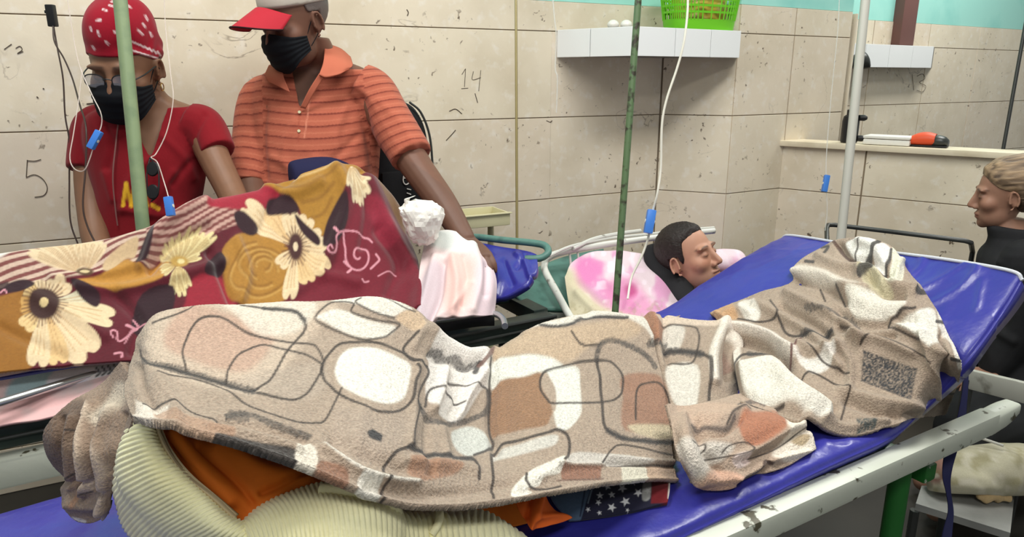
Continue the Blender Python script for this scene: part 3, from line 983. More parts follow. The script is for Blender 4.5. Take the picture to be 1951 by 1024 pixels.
    # outlines
    S = lambda pts, w, *a, **k: p.stroke(pts, w * 1.28, *a, **k)
    S([(262, 669), (267, 680), (286, 690), (320, 695), (372, 710), (432, 727), (479, 740), (501, 733), (518, 718), (544, 673), (565, 647), (580, 630), (578, 617), (561, 604), (535, 600), (501, 597), (458, 587)], 3.6)
    S([(270, 684), (320, 695), (372, 710), (432, 727), (485, 741)], 9.5, DG, 1.5, .9, .3)
    S([(501, 597), (535, 600), (561, 604), (578, 617)], 6, DG, 1.4, .9, .2)
    S([(370, 586), (361, 598), (340, 607), (307, 617), (290, 624)], 2.6)
    S([(355, 701), (348, 673), (355, 647), (368, 626), (383, 615), (404, 612), (426, 615), (469, 635), (511, 645), (554, 652), (592, 655), (605, 663), (614, 680), (616, 691)], 3.2)
    S([(432, 727), (434, 708), (453, 677), (475, 665), (501, 658), (533, 665), (565, 671), (588, 678), (614, 693)], 3.2)
    S([(614, 693), (612, 706), (594, 738), (581, 753), (560, 762), (530, 757), (490, 746)], 3.4)
    S([(614, 706), (618, 687), (633, 667), (646, 656), (667, 652), (710, 653), (743, 661), (771, 672), (786, 685), (816, 697)], 4)
    S([(612, 700), (618, 722), (627, 732), (646, 749), (682, 768), (712, 783), (738, 787), (763, 783), (781, 768), (787, 745), (790, 728), (798, 710), (794, 697)], 4.2)
    S([(599, 612), (624, 588), (646, 583), (672, 588), (667, 601), (689, 609), (721, 617), (760, 623), (747, 635), (728, 645), (690, 647), (646, 634), (610, 622)], 2.8, closed=True)
    S([(687, 575), (676, 586), (710, 603), (749, 614)], 2.6)
    S([(732, 573), (764, 594), (788, 603)], 2.6)
    S([(794, 639), (771, 661), (775, 674), (796, 687), (816, 700), (816, 715), (801, 743), (794, 766), (803, 779)], 4)
    S([(796, 770), (816, 796), (852, 808), (890, 803), (923, 786), (933, 765), (933, 740)], 8, DG, 1.5, .95, .2)
    S([(826, 671), (837, 676), (848, 687), (867, 689), (887, 702), (912, 697)], 7, DG, 1.4, .95, .25)
    S([(859, 723), (872, 732), (895, 738), (932, 738)], 2.8)
    S([(811, 775), (816, 749), (829, 739), (846, 747), (861, 760), (878, 773)], 3.6)
    S([(842, 644), (861, 652)], 6, DG); S([(880, 657), (895, 667)], 5, DG)
    S([(912, 697), (905, 712)], 7, DG); S([(940, 672), (925, 690), (912, 700)], 6, (120, 92, 84))
    S([(435, 790), (469, 786), (525, 809), (589, 831)], 8, DG, 1.5, .9, .35); S([(440, 788), (468, 792)], 15, (84, 78, 74), 2, .8, .4)
    S([(270, 764), (337, 767), (375, 786), (424, 801)], 2.8)
    S([(300, 707), (375, 719), (431, 741), (476, 771), (555, 801), (600, 805), (622, 797), (652, 737)], 3)
    S([(730, 902), (738, 882), (755, 862), (776, 857), (788, 862), (826, 869), (865, 877), (898, 877), (908, 890), (912, 915)], 5)
    S([(776, 857), (826, 869), (865, 877), (898, 877)], 8.5, DG, 1.5, .9, .25)
    S([(740, 905), (730, 938), (728, 970)], 4.6)
    S([(940, 952), (938, 930), (939, 915), (936, 871), (941, 858), (957, 845), (1003, 835), (1044, 823), (1062, 818), (1080, 827), (1086, 845), (1083, 868), (1073, 881)], 4.4)
    S([(800, 778), (788, 811), (781, 847), (783, 854)], 3.6)
    S([(936, 740), (934, 811), (941, 837), (928, 859), (903, 870)], 4)
    S([(932, 690), (936, 740)], 3.5)
    S([(1029, 628), (1055, 630), (1085, 625), (1104, 617), (1136, 611), (1190, 615)], 4.2, DG)
    S([(1085, 638), (1098, 655), (1111, 662), (1141, 662)], 3)
    S([(1138, 687), (1138, 675), (1145, 659), (1162, 654), (1190, 661), (1218, 672), (1239, 687), (1248, 700)], 7, DG, 1.4, .95, .15)
    S([(1138, 687), (1143, 717), (1147, 763), (1148, 797), (1150, 812), (1158, 824), (1184, 837), (1222, 842), (1282, 845)], 4.4)
    S([(1158, 824), (1184, 837), (1222, 842), (1282, 845)], 9, DG, 1.5, .9, .3)
    S([(1029, 730), (1031, 717), (1042, 705), (1083, 695), (1115, 688), (1158, 687), (1175, 698), (1186, 717), (1186, 743), (1177, 758), (1158, 765), (1115, 768), (1055, 770), (1042, 760), (1031, 743)], 3.4, closed=True)
    S([(1211, 800), (1211, 769), (1216, 739), (1233, 730), (1254, 730), (1269, 748), (1276, 773), (1278, 800)], 3)
    S([(1163, 886), (1290, 888)], 2.6); S([(1147, 884), (1165, 858), (1189, 850), (1280, 868)], 2.8)
    S([(1003, 904), (1002, 922), (1013, 935), (1039, 937), (1067, 930)], 3.8)
    S([(1060, 919), (1150, 912)], 2.4, (120, 96, 84))
    # foot section over the raised end
    p.fill([(1227, 602), (1258, 600), (1258, 654), (1241, 654)], (166, 120, 94), 3)
    p.fill([(1258, 608), (1384, 612), (1384, 626), (1260, 624)], (226, 206, 186), 3, .8)
    p.fill([(1262, 632), (1298, 632), (1292, 668), (1266, 664)], (220, 212, 200), 3, .8)
    p.fill([(1271, 700), (1328, 698), (1328, 771), (1318, 780), (1290, 775), (1274, 743)], (220, 212, 200), 3)
    p.stroke([(1384, 612), (1367, 645), (1358, 677), (1360, 724)], 17, (238, 228, 214), 3)
    p.stroke([(1389, 637), (1403, 661), (1405, 691)], 14, (238, 228, 214), 3)
    p.fill([(1386, 655), (1379, 708), (1397, 708)], (150, 122, 108), 2, .9, False)  # shading of the fold gap between two ridges, put into the colour
    p.fill([(1360, 590), (1389, 574), (1407, 607), (1384, 614), (1356, 611)], (198, 158, 120), 4)
    p.fill([(1407, 579), (1431, 572), (1450, 595), (1442, 612), (1424, 612)], (234, 226, 214), 3)
    p.stroke([(1391, 626), (1431, 630), (1466, 642), (1489, 661), (1513, 677)], 20, (236, 224, 212), 4)
    p.fill([(1419, 710), (1454, 689), (1480, 686), (1494, 710), (1513, 733), (1536, 754), (1567, 773), (1582, 794), (1560, 799), (1531, 778), (1501, 764), (1454, 759), (1424, 750), (1414, 733)], (232, 225, 212), 3)
    p.fill([(1515, 682), (1553, 684), (1595, 661), (1590, 682), (1576, 703), (1548, 710)], (232, 224, 214), 3)
    p.fill([(1614, 572), (1627, 559), (1718, 572), (1723, 592), (1688, 607), (1642, 605), (1622, 595)], (228, 220, 206), 3)
    p.fill([(1520, 505), (1560, 512), (1600, 530), (1640, 545), (1620, 556), (1560, 540), (1512, 525)], (232, 222, 208), 5, .8)
    p.fill([(1708, 613), (1769, 587), (1787, 613), (1784, 663), (1774, 661), (1741, 638)], (234, 228, 216), 3)
    p.fill([(1612, 468), (1632, 456), (1668, 458), (1662, 488), (1632, 496)], (240, 236, 228), 2)
    p.fill([(1678, 466), (1698, 479), (1693, 506), (1683, 524), (1662, 514)], (240, 234, 228), 2)
    p.fill([(1700, 472), (1720, 498), (1722, 524), (1710, 550), (1688, 541), (1700, 508)], (230, 226, 204), 2)
    p.fill([(1640, 520), (1668, 512), (1690, 545), (1700, 560), (1660, 560)], (208, 198, 164), 4, .8)

    def speck(q):
        return np.clip(.75 + .7 * vnoise(q, .42), 0, 1)
    p.fill([(1645, 668), (1749, 704), (1733, 766), (1640, 728)], (66, 66, 68), 2, 1, False, speck)
    p.fill([(1632, 798), (1672, 800), (1666, 819), (1632, 828)], (80, 84, 82), 2, 1, False, speck)
    S([(1234, 660), (1264, 661)], 9, DG, 1.4, .95, .2)
    S([(1267, 672), (1300, 673), (1332, 677), (1349, 686), (1353, 700), (1351, 747), (1346, 785), (1321, 792), (1300, 796)], 5)
    S([(1267, 672), (1300, 673), (1334, 678)], 10, DG, 1.5, .95, .25)
    S([(1257, 628), (1314, 630), (1325, 640), (1328, 658), (1323, 686), (1309, 695), (1271, 693)], 2.8)
    S([(1405, 743), (1400, 710), (1412, 682), (1431, 676), (1473, 676), (1489, 691), (1499, 717), (1536, 750), (1570, 774)], 4)
    S([(1428, 676), (1475, 676)], 9, DG, 1.5, .9, .3)
    S([(1405, 743), (1419, 754), (1454, 763), (1495, 766)], 3)
    p.fill([(1410, 775), (1440, 762), (1455, 768), (1450, 782), (1415, 787)], (66, 62, 62), 2)
    S([(1407, 609), (1442, 614), (1485, 604), (1468, 574)], 3); S([(1485, 607), (1496, 633), (1513, 642), (1548, 640), (1583, 628)], 4)
    S([(1530, 641), (1560, 637), (1583, 628)], 8, DG, 1.5, .85, .5)
    S([(1527, 649), (1503, 693), (1489, 691)], 4, (110, 70, 64)); S([(1541, 661), (1571, 691), (1618, 717)], 3); S([(1524, 729), (1536, 710), (1553, 710), (1618, 747)], 3)
    S([(1538, 592), (1584, 597), (1617, 605), (1632, 618)], 7, DG, 1.5, .85, .6)
    S([(1690, 615), (1718, 597), (1744, 587)], 3.2); S([(1690, 618), (1728, 638), (1764, 656)], 3); S([(1596, 552), (1609, 582)], 3.2); S([(1560, 545), (1572, 575)], 3)
    S([(1600, 620), (1660, 640), (1720, 660), (1780, 690)], 2.6); S([(1618, 747), (1604, 800)], 3); S([(1660, 640), (1640, 660)], 2.6)
    S([(1675, 460), (1662, 488), (1650, 497)], 7, DG); S([(1698, 478), (1695, 506), (1685, 526)], 4, DG); S([(1642, 459), (1629, 493)], 2.6)
    S([(1584, 455), (1609, 486), (1632, 498)], 5, (92, 70, 62)); S([(1565, 470), (1578, 470), (1572, 482)], 5, DG); S([(1535, 498), (1550, 500)], 5, DG)
    S([(1640, 531), (1652, 520), (1665, 516)], 7, DG); S([(1744, 560), (1768, 557)], 8, DG)
    p.stroke([(1769, 556), (1786, 582), (1794, 607)], 10, (240, 234, 222), 2); p.stroke([(1794, 618), (1819, 656), (1829, 700)], 10, (240, 234, 222), 2)
    S([(1786, 612), (1800, 614)], 5, DG); S([(1812, 688), (1834, 692)], 5, DG); S([(1802, 745), (1826, 747)], 4, DG)
    p.c *= (1 + 0.11 * vnoise(ref, 0.8) + 0.08 * vnoise(ref, 0.3))[:, None]
    return np.clip(p.c * .88, 0, 1)


blanket = empty('fleece_blanket', ST(.6, .95, .70), 'beige fleece blanket with rounded square print heaped on the foreground bed', 'blanket')


def PTc(col):                                  # column of (u, v, t), back drop first
    pts = [PT(*c) for c in col]
    b = pts[0] + E2 * .10; b[2] -= .10
    b2 = pts[0] + E2 * .16; b2[2] = max(.72, pts[0][2] - .26)
    u, v, _ = col[0]
    return [(b2, u, v - 45), (b, u, v - 22)] + [(p, c[0], c[1]) for p, c in zip(pts, col)]


cols = [[(262, 642, 1.02), (247, 690, .95), (236, 730, .86), (240, 765, .78), (252, 795, .72)],
        [(300, 597, 1.04), (287, 655, .93), (280, 712, .83), (278, 760, .75), (288, 806, .68)],
        [(380, 582, 1.05), (370, 650, .92), (365, 715, .81), (362, 772, .72), (365, 824, .655)],
        [(500, 579, 1.05), (495, 650, .91), (487, 725, .79), (482, 795, .69), (480, 852, .635)],
        [(640, 573, 1.05), (635, 650, .91), (625, 740, .78), (612, 830, .67), (600, 898, .615)],
        [(730, 570, 1.05), (735, 660, .91), (735, 760, .77), (727, 860, .655), (720, 950, .60)],
        [(800, 597, 1.05), (810, 690, .91), (815, 790, .78), (815, 880, .67), (810, 969, .605)],
        [(848, 648, 1.05), (868, 730, .93), (882, 815, .82), (886, 892, .69), (886, 967, .615)],
        [(928, 672, 1.06), (938, 750, .93), (948, 828, .81), (953, 895, .695), (955, 959, .625)],
        [(985, 644, 1.08), (995, 730, .92), (1005, 810, .79), (1015, 885, .695), (1020, 950, .64)],
        [(1060, 611, 1.1), (1065, 710, .93), (1070, 795, .80), (1080, 870, .71), (1085, 936, .65)],
        [(1120, 597, 1.1), (1135, 700, .94), (1140, 790, .81), (1145, 865, .725), (1150, 919, .67)],
        [(1185, 601, 1.1), (1205, 700, .95), (1215, 790, .83), (1220, 860, .745), (1225, 916, .69)],
        [(1222, 606, 1.1), (1255, 692, .97), (1271, 780, .855), (1281, 860, .765), (1289, 918, .71)]]
hem1 = [(255, 795), (365, 824), (480, 852), (600, 898), (720, 950), (810, 969), (955, 959), (1085, 936), (1225, 916), (1289, 918)]
r1 = ridges([([(262, 672), (320, 695), (400, 718), (480, 742)], 10, -.003), ([(618, 852), (662, 885), (692, 902), (733, 915), (790, 923)], 9, .007), ([(640, 840), (700, 872), (760, 893)], 16, -.007),
             ([(826, 640), (850, 662), (890, 680), (925, 676)], 12, .012), ([(826, 676), (850, 692), (890, 704), (915, 700)], 8, -.012), ([(850, 700), (838, 745), (826, 780)], 8, .010),
             ([(860, 725), (872, 760), (862, 790)], 7, -.008), ([(925, 712), (895, 750), (872, 792)], 9, .012), ([(935, 685), (938, 740), (935, 800), (945, 860)], 9, -.010),
             ([(800, 690), (790, 740), (785, 800), (780, 850)], 9, .006), ([(815, 800), (812, 850), (820, 900)], 9, -.006), ([(840, 820), (850, 870)], 8, .005),
             ([(820, 625), (800, 640), (790, 660)], 9, .006), ([(770, 880), (860, 890), (905, 900)], 10, .006), ([(700, 930), (800, 945), (900, 938), (1000, 920)], 10, -.005),
             ([(1000, 640), (1040, 622), (1100, 612)], 7, .006), ([(1130, 600), (1195, 612), (1235, 650)], 9, .007), ([(945, 668), (930, 690), (905, 705)], 6, .008),
             ([(1160, 870), (1220, 878), (1285, 882)], 5, .004), ([(1150, 882), (1220, 888), (1286, 890)], 4, -.004), ([(1060, 890), (1150, 885)], 5, .005), ([(300, 720), (330, 760), (335, 800)], 14, .006),
             ([(262, 700), (275, 740), (300, 775)], 9, -.006), ([(420, 800), (500, 815), (580, 838)], 8, -.005), ([(400, 815), (500, 834), (570, 855)], 8, .005), ([(690, 790), (680, 850)], 16, .004),
             ([(985, 930), (1040, 905), (1075, 880)], 10, .006), (hem1, 5, .004)])


def fuzz(k):
    return lambda r, p: .0030 * vnoise(p, 9) + .0016 * vnoise(p, 26) + k * rng.standard_normal(len(p))


fz = fuzz(.00022)
surf('main_sheet', [PTc(c) for c in cols], 540, 230, M['blanket'], blanket, lambda r, p: r1(r, p) + fz(r, p), brown, .009)
# foot part tucked behind the right edge of the main sheet
cols = [[(1196, 612, 1.13), (1215, 680, 1.01), (1228, 760, .92), (1240, 830, .84), (1250, 885, .78)],
        [(1240, 604, 1.12), (1255, 680, 1.00), (1270, 755, .90), (1285, 830, .81), (1300, 905, .73)],
        [(1285, 609, 1.11), (1290, 685, .98), (1300, 760, .88), (1315, 830, .79), (1335, 912, .70)],
        [(1335, 614, 1.10), (1332, 690, .96), (1338, 760, .86), (1355, 830, .77), (1375, 915, .68)],
        [(1384, 615, 1.09), (1378, 690, .95), (1385, 765, .85), (1405, 830, .77), (1430, 900, .69)],
        [(1400, 628, 1.10), (1412, 690, .98), (1430, 765, .88), (1450, 825, .80), (1475, 880, .73)]]
r2 = ridges([([(1384, 612), (1367, 645), (1359, 677), (1360, 730)], 9, .012), ([(1387, 640), (1386, 680), (1388, 720)], 7, -.020), ([(1390, 637), (1404, 661), (1406, 700)], 8, .010), ([(1241, 604), (1248, 650), (1262, 700)], 8, .010),
             ([(1262, 605), (1262, 650), (1270, 690)], 6, -.009), ([(1228, 610), (1236, 650)], 6, -.008), ([(1256, 606), (1320, 616), (1384, 618)], 6, .006), ([(1340, 690), (1340, 770)], 10, .004), ([(1300, 790), (1345, 790)], 9, -.008)])
surf('middle_sheet', [PTc(c) for c in cols], 120, 200, M['blanket'], blanket, lambda r, p: r2(r, p) + fz(r, p), brown, .008)


# sheet over the raised end
def BHc(col):
    return [(BH(*c), c[0], c[1]) for c in col]


cols = [[(1352, 596, .02), (1372, 618, .03), (1392, 655, .05), (1402, 715, .09), (1412, 765, .10)],
        [(1432, 562, .01), (1440, 600, .05), (1448, 655, .08), (1452, 715, .12), (1462, 770, .12)],
        [(1506, 537, .01), (1510, 590, .06), (1515, 650, .09), (1520, 715, .12), (1530, 788, .10)],
        [(1516, 503, .01), (1558, 558, .06), (1570, 640, .09), (1575, 720, .11), (1574, 815, .05)],
        [(1556, 474, .01), (1610, 540, .05), (1625, 630, .08), (1635, 730, .09), (1628, 829, .012)],
        [(1598, 456, .02), (1660, 530, .04), (1690, 620, .06), (1700, 720, .07), (1690, 814, .02)],
        [(1650, 455, .02), (1705, 525, .035), (1745, 610, .05), (1762, 705, .05), (1745, 798, .03)],
        [(1694, 468, .015), (1735, 545, .02), (1785, 620, .03), (1805, 700, .04), (1785, 795, .05)],
        [(1719, 500, .008), (1764, 560, .008), (1806, 630, .010), (1831, 705, .03), (1802, 793, .05)]]
r3 = ridges([([(1391, 626), (1431, 630), (1466, 642), (1489, 661), (1515, 678)], 10, .014), ([(1400, 645), (1440, 655), (1475, 668), (1500, 695)], 8, -.012), ([(1420, 715), (1470, 705), (1510, 745), (1572, 782)], 17, .016),
             ([(1400, 720), (1415, 752), (1470, 765), (1530, 785)], 8, -.012), ([(1495, 690), (1530, 735), (1590, 780)], 9, -.010), ([(1525, 660), (1560, 672), (1600, 660)], 10, .010), ([(1440, 580), (1500, 610), (1560, 650), (1600, 700)], 9, .009),
             ([(1500, 560), (1560, 590), (1610, 615), (1640, 650)], 9, .010), ([(1490, 585), (1540, 612), (1580, 640)], 8, -.010), ([(1515, 520), (1570, 530), (1620, 555), (1680, 552)], 9, .010), ([(1520, 536), (1570, 548), (1610, 575)], 7, -.009),
             ([(1560, 490), (1600, 510), (1640, 515)], 8, .008), ([(1600, 470), (1625, 496), (1660, 500), (1690, 530)], 7, -.010), ([(1640, 525), (1668, 515), (1692, 545), (1740, 556)], 9, .012), ([(1655, 530), (1680, 560), (1720, 566)], 7, -.010),
             ([(1610, 560), (1660, 585), (1720, 590)], 14, .008), ([(1600, 600), (1660, 618), (1740, 605)], 9, -.009), ([(1700, 612), (1750, 640), (1790, 670)], 9, .008), ([(1620, 640), (1680, 650), (1740, 675)], 9, .008), ([(1600, 625), (1650, 632), (1700, 640)], 7, -.008),
             ([(1590, 650), (1620, 690), (1618, 740)], 9, .007), ([(1760, 640), (1778, 690), (1775, 750)], 9, .009), ([(1795, 640), (1800, 700), (1790, 760)], 7, -.009), ([(1600, 745), (1680, 770), (1745, 775)], 10, .008), ([(1615, 765), (1680, 792), (1740, 790)], 8, -.007),
             ([(1570, 800), (1620, 815), (1690, 800)], 8, .006), ([(1384, 600), (1410, 590), (1430, 600)], 8, .008), ([(1365, 600), (1384, 612)], 5, .008), ([(1640, 460), (1670, 475), (1690, 510)], 9, .007), ([(1715, 500), (1705, 545)], 6, .006)])
surf('end_sheet', [BHc(c) for c in cols], 260, 230, M['blanket'], blanket, lambda r, p: 1.55 * r3(r, p) + fz(r, p) + .003 * vnoise(r, .02), brown, .008)


def brown2(ref, pos):
    p = Paint(ref, (174, 152, 134))
    p.fill([(1290, 770), (1345, 770), (1410, 780), (1350, 815), (1300, 800)], (186, 160, 140), 4)
    p.fill([(1290, 850), (1345, 840), (1400, 850), (1350, 895), (1310, 890)], (214, 204, 192), 6)
    p.fill([(1408, 800), (1432, 786), (1482, 783), (1502, 808), (1457, 842), (1432, 850), (1414, 828)], (168, 112, 86), 4)
    p.fill([(1500, 780), (1546, 815), (1556, 854), (1506, 880), (1470, 868), (1500, 830)], (230, 218, 202), 4)
    p.fill([(1508, 842), (1530, 826), (1545, 832), (1530, 850)], (180, 160, 130), 3)
    p.fill([(1395, 870), (1425, 862), (1430, 880), (1405, 892)], (232, 212, 206), 3)
    p.fill([(1330, 905), (1400, 900), (1404, 935), (1330, 940)], (198, 160, 138), 4)
    S = p.stroke
    S([(1346, 878), (1420, 863), (1432, 851), (1420, 842), (1392, 848), (1377, 863)], 3)
    S([(1318, 845), (1345, 842), (1348, 858), (1335, 866)], 2.8)
    S([(1410, 776), (1440, 766), (1456, 770)], 9, (70, 64, 64), 1.5, .9, .3)
    S([(1385, 810), (1400, 795), (1430, 782)], 3); S([(1430, 875), (1480, 855), (1540, 812)], 2.8)
    S([(1318, 812), (1380, 815), (1400, 800)], 4, (96, 84, 78))
    S([(1400, 915), (1435, 905), (1455, 880), (1470, 885)], 5, (80, 62, 56))
    p.c *= (1 + 0.06 * vnoise(ref, 0.9) + 0.05 * vnoise(ref, 0.3))[:, None]
    return np.clip(p.c, 0, 1)


cols = [[(1272, 770, .20), (1280, 815, .17), (1290, 865, .12), (1318, 922, .03)],
        [(1305, 775, .14), (1312, 830, .16), (1330, 885, .10), (1345, 934, .012)],
        [(1350, 768, .10), (1358, 826, .14), (1372, 880, .08), (1392, 932, .010)],
        [(1402, 752, .07), (1410, 815, .12), (1425, 868, .06), (1440, 908, .010)],
        [(1458, 748, .07), (1470, 800, .10), (1485, 845, .05), (1497, 890, .008)],
        [(1512, 762, .06), (1528, 800, .07), (1548, 825, .04), (1556, 856, .006)]]
r4 = ridges([([(1300, 800), (1310, 850), (1330, 905)], 11, .012), ([(1330, 815), (1345, 860), (1370, 900)], 9, -.010), ([(1330, 800), (1380, 800), (1420, 785)], 9, .012), ([(1325, 822), (1380, 822), (1410, 800)], 6, -.012), ([(1400, 870), (1440, 855), (1500, 820), (1535, 805)], 7, .008),
             ([(1420, 880), (1480, 850), (1540, 818)], 5, -.007), ([(1400, 912), (1440, 892), (1470, 880), (1540, 862)], 6, .008), ([(1410, 925), (1450, 905), (1462, 885)], 6, -.010), ([(1335, 912), (1395, 912)], 12, .010), ([(1490, 778), (1520, 800)], 7, -.010)])
surf('crumpled_fold', [BHc(c) for c in cols], 170, 110, M['blanket'], blanket, lambda r, p: r4(r, p) + fz(r, p), brown2, .008)


def brown3(ref, pos):
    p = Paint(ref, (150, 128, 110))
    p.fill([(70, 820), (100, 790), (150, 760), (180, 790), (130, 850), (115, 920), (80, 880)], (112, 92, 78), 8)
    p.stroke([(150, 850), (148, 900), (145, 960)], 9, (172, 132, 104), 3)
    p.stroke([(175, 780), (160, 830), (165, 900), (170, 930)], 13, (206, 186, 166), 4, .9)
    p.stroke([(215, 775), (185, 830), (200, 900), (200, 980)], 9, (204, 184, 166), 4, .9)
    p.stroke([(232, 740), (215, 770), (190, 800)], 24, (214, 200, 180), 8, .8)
    p.stroke([(135, 824), (150, 822), (160, 835)], 4, DK); p.stroke([(118, 915), (150, 900)], 4, DK); p.stroke([(140, 935), (175, 938)], 4, DK)
    p.stroke([(135, 990), (160, 996)], 6, (220, 214, 206)); p.stroke([(182, 940), (205, 938)], 4, (120, 104, 92)); p.stroke([(160, 835), (162, 860)], 3, DK)
    p.c *= (1 + 0.08 * vnoise(ref, 0.9) + 0.08 * vnoise(ref, 0.3))[:, None]
    return np.clip(p.c, 0, 1)


cols = [[(232, 690, .99), (190, 730, 1.03), (132, 768, 1.03), (84, 825, 1.02), (98, 882, 1.03), (112, 925, 1.04)],
        [(240, 700, .97), (205, 742, .99), (155, 785, .99), (114, 850, .98), (120, 920, .99), (130, 986, 1.00)],
        [(245, 712, .94), (222, 755, .95), (185, 800, .95), (152, 862, .94), (155, 930, .95), (165, 999, .97)],
        [(250, 735, .90), (235, 775, .89), (215, 815, .89), (192, 868, .89), (190, 930, .91), (196, 990, .94)],
        [(258, 770, .80), (250, 800, .80), (238, 830, .81), (222, 872, .84), (214, 920, .88), (212, 966, .92)]]
r5 = ridges([([(178, 775), (162, 830), (166, 900), (160, 940)], 8, .012), ([(160, 800), (145, 860), (145, 930)], 7, -.010), ([(215, 780), (190, 840), (200, 920), (200, 985)], 7, .010), ([(196, 800), (178, 860), (182, 930)], 6, -.012),
             ([(140, 800), (128, 860), (130, 930)], 7, .008), ([(120, 800), (110, 860), (112, 920)], 8, -.010), ([(125, 925), (160, 915), (200, 935)], 6, -.008), ([(135, 960), (170, 965), (200, 960)], 12, .012), ([(232, 790), (215, 840), (208, 900)], 6, -.008)])
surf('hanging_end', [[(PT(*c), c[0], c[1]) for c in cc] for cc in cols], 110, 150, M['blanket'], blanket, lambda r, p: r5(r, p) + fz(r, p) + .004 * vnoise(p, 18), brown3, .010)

# ------------------------------------------------------------------ yellow ribbed towel
towel = empty('ribbed_towel', ST(.25, .70, .70), 'pale yellow ribbed towel bunched at the front of the foreground bed', 'towel')


def rib(A, per):
    def f(r, p):
        return A * np.abs(np.sin(math.pi * (r[:, 0] + 2.5 * vnoise(p, 16)) / per)) + .008 * vnoise(p, 9) + .003 * vnoise(p, 24)
    return f


def arc_cols(cols, fn=PT):
    out, s, prev = [], 0.0, None
    for c in cols:
        mid = np.array(c[len(c) // 2][:2], float)
        if prev is not None: s += np.linalg.norm(mid - prev)
        prev = mid
        out.append([(fn(*q), s, 30.0 * j) for j, q in enumerate(c)])
    return out


cols = [[(242, 790, .86), (252, 790, .82), (268, 792, .785), (280, 800, .765), (288, 808, .765)],
        [(218, 880, .90), (230, 866, .82), (262, 852, .76), (292, 846, .745), (312, 850, .75)],
        [(222, 965, .92), (240, 938, .81), (280, 912, .74), (322, 900, .72), (348, 903, .725)],
        [(262, 1030, .88), (292, 998, .77), (338, 970, .71), (378, 953, .695), (402, 953, .705)],
        [(345, 1075, .80), (370, 1040, .72), (410, 1015, .67), (438, 1000, .665), (454, 992, .685)],
        [(450, 1110, .75), (470, 1080, .69), (500, 1050, .65), (520, 1030, .65), (532, 1015, .67)]]
surf('towel_fold', arc_cols(cols), 420, 50, M['ribbed'], towel, rib(.0017, 9.5), None, .008)
cols = [[(446, 1004, .71), (462, 1005, .67), (475, 1030, .64), (485, 1080, .62)],
        [(505, 956, .71), (525, 975, .65), (538, 1010, .62), (548, 1065, .60)],
        [(600, 921, .70), (612, 950, .64), (622, 985, .61), (630, 1050, .59)],
        [(680, 929, .70), (692, 952, .64), (700, 980, .61), (708, 1050, .59)],
        [(738, 950, .70), (745, 972, .65), (748, 1000, .625), (748, 1055, .60)],
        [(757, 985, .72), (763, 1000, .67), (766, 1020, .65), (765, 1060, .63)]]
surf('towel_fold', arc_cols(cols), 330, 60, M['ribbed'], towel, rib(.0017, 9), None, .010)
cols = [[(690, 975, .69), (705, 985, .65), (720, 1000, .63), (735, 1050, .61)],
        [(770, 972, .70), (780, 990, .66), (785, 1010, .64), (790, 1060, .62)],
        [(835, 968, .70), (840, 985, .66), (845, 1010, .64), (850, 1060, .62)],
        [(905, 980, .70), (905, 995, .66), (908, 1015, .64), (915, 1060, .62)],
        [(960, 998, .70), (960, 1010, .66), (965, 1030, .64), (970, 1070, .62)],
        [(1000, 1022, .70), (1003, 1030, .67), (1005, 1045, .65), (1010, 1080, .63)]]
surf('towel_fold', arc_cols(cols), 260, 50, M['ribbed'], towel, rib(.0022, 12), None, .008)
obj('towel_hem', tube([PT(*q) for q in [(832, 962, .69), (838, 980, .65), (834, 1000, .635), (822, 1020, .63)]], .0045, 10, 24), M['ribbed'], towel)
obj('towel_hem', tube([PT(*q) for q in [(610, 935, .665), (690, 940, .64), (742, 958, .632), (756, 985, .64), (755, 1030, .62)]], .007, 10, 40), M['ribbed'], towel)

# orange cloth in the opening of the blanket
oc = empty('orange_cloth', ST(.15, .76, .72), 'burnt orange cloth bundle showing below the beige blanket hem', 'cloth')
cols = [[(276, 775, .86), (282, 800, .80), (290, 815, .78), (305, 850, .765)],
        [(360, 775, .86), (352, 830, .77), (355, 880, .745), (372, 935, .74)],
        [(470, 805, .84), (450, 870, .75), (440, 930, .72), (436, 995, .715)],
        [(560, 835, .82), (540, 890, .74), (520, 940, .71), (492, 1000, .70)],
        [(650, 870, .80), (640, 910, .74), (620, 945, .71), (590, 985, .70)]]
ro = ridges([([(330, 830), (390, 900), (440, 950)], 16, .010), ([(420, 850), (500, 900), (580, 920)], 18, .010), ([(380, 850), (450, 920), (480, 960)], 8, -.006), ([(500, 940), (560, 915), (610, 905)], 7, -.006), ([(310, 830), (360, 900), (420, 970)], 6, -.005)])
surf('orange_front', [[(PT(*q), q[0], q[1]) for q in c] for c in cols], 130, 80, M['ochre'], oc, lambda r, p: ro(r, p) + .003 * vnoise(p, 14), None, .01)
cols = [[(286, 800, .775), (293, 806, .765), (300, 812, .76)], [(310, 862, .745), (319, 862, .735), (328, 864, .735)], [(346, 912, .725), (354, 908, .715), (364, 905, .72)],
        [(395, 958, .705), (404, 950, .695), (414, 944, .70)], [(436, 996, .69), (446, 988, .68), (456, 980, .69)]]
surf('lining', [[(PT(*q), q[0], q[1]) for q in c] for c in cols], 60, 12, mat('tan_lining', (190, 172, 138), .9, .1), oc, lambda r, p: .001 * vnoise(p, 20), None, .006)
cols = [[(760, 930, .80), (790, 975, .76), (820, 1010, .75)], [(860, 930, .80), (865, 972, .77), (880, 1010, .755)], [(950, 925, .80), (955, 965, .77), (965, 1005, .75)], [(1010, 920, .80), (1012, 955, .77), (1015, 995, .75)]]
surf('cloth_end', [[(PT(*q), q[0], q[1]) for q in c] for c in cols], 60, 40, M['ochre'], oc, lambda r, p: .003 * vnoise(p, 20), None, .008)
oc2 = empty('orange_rag', ST(.45, .70, .70), 'bright orange rag corner poking from under the beige blanket', 'cloth')
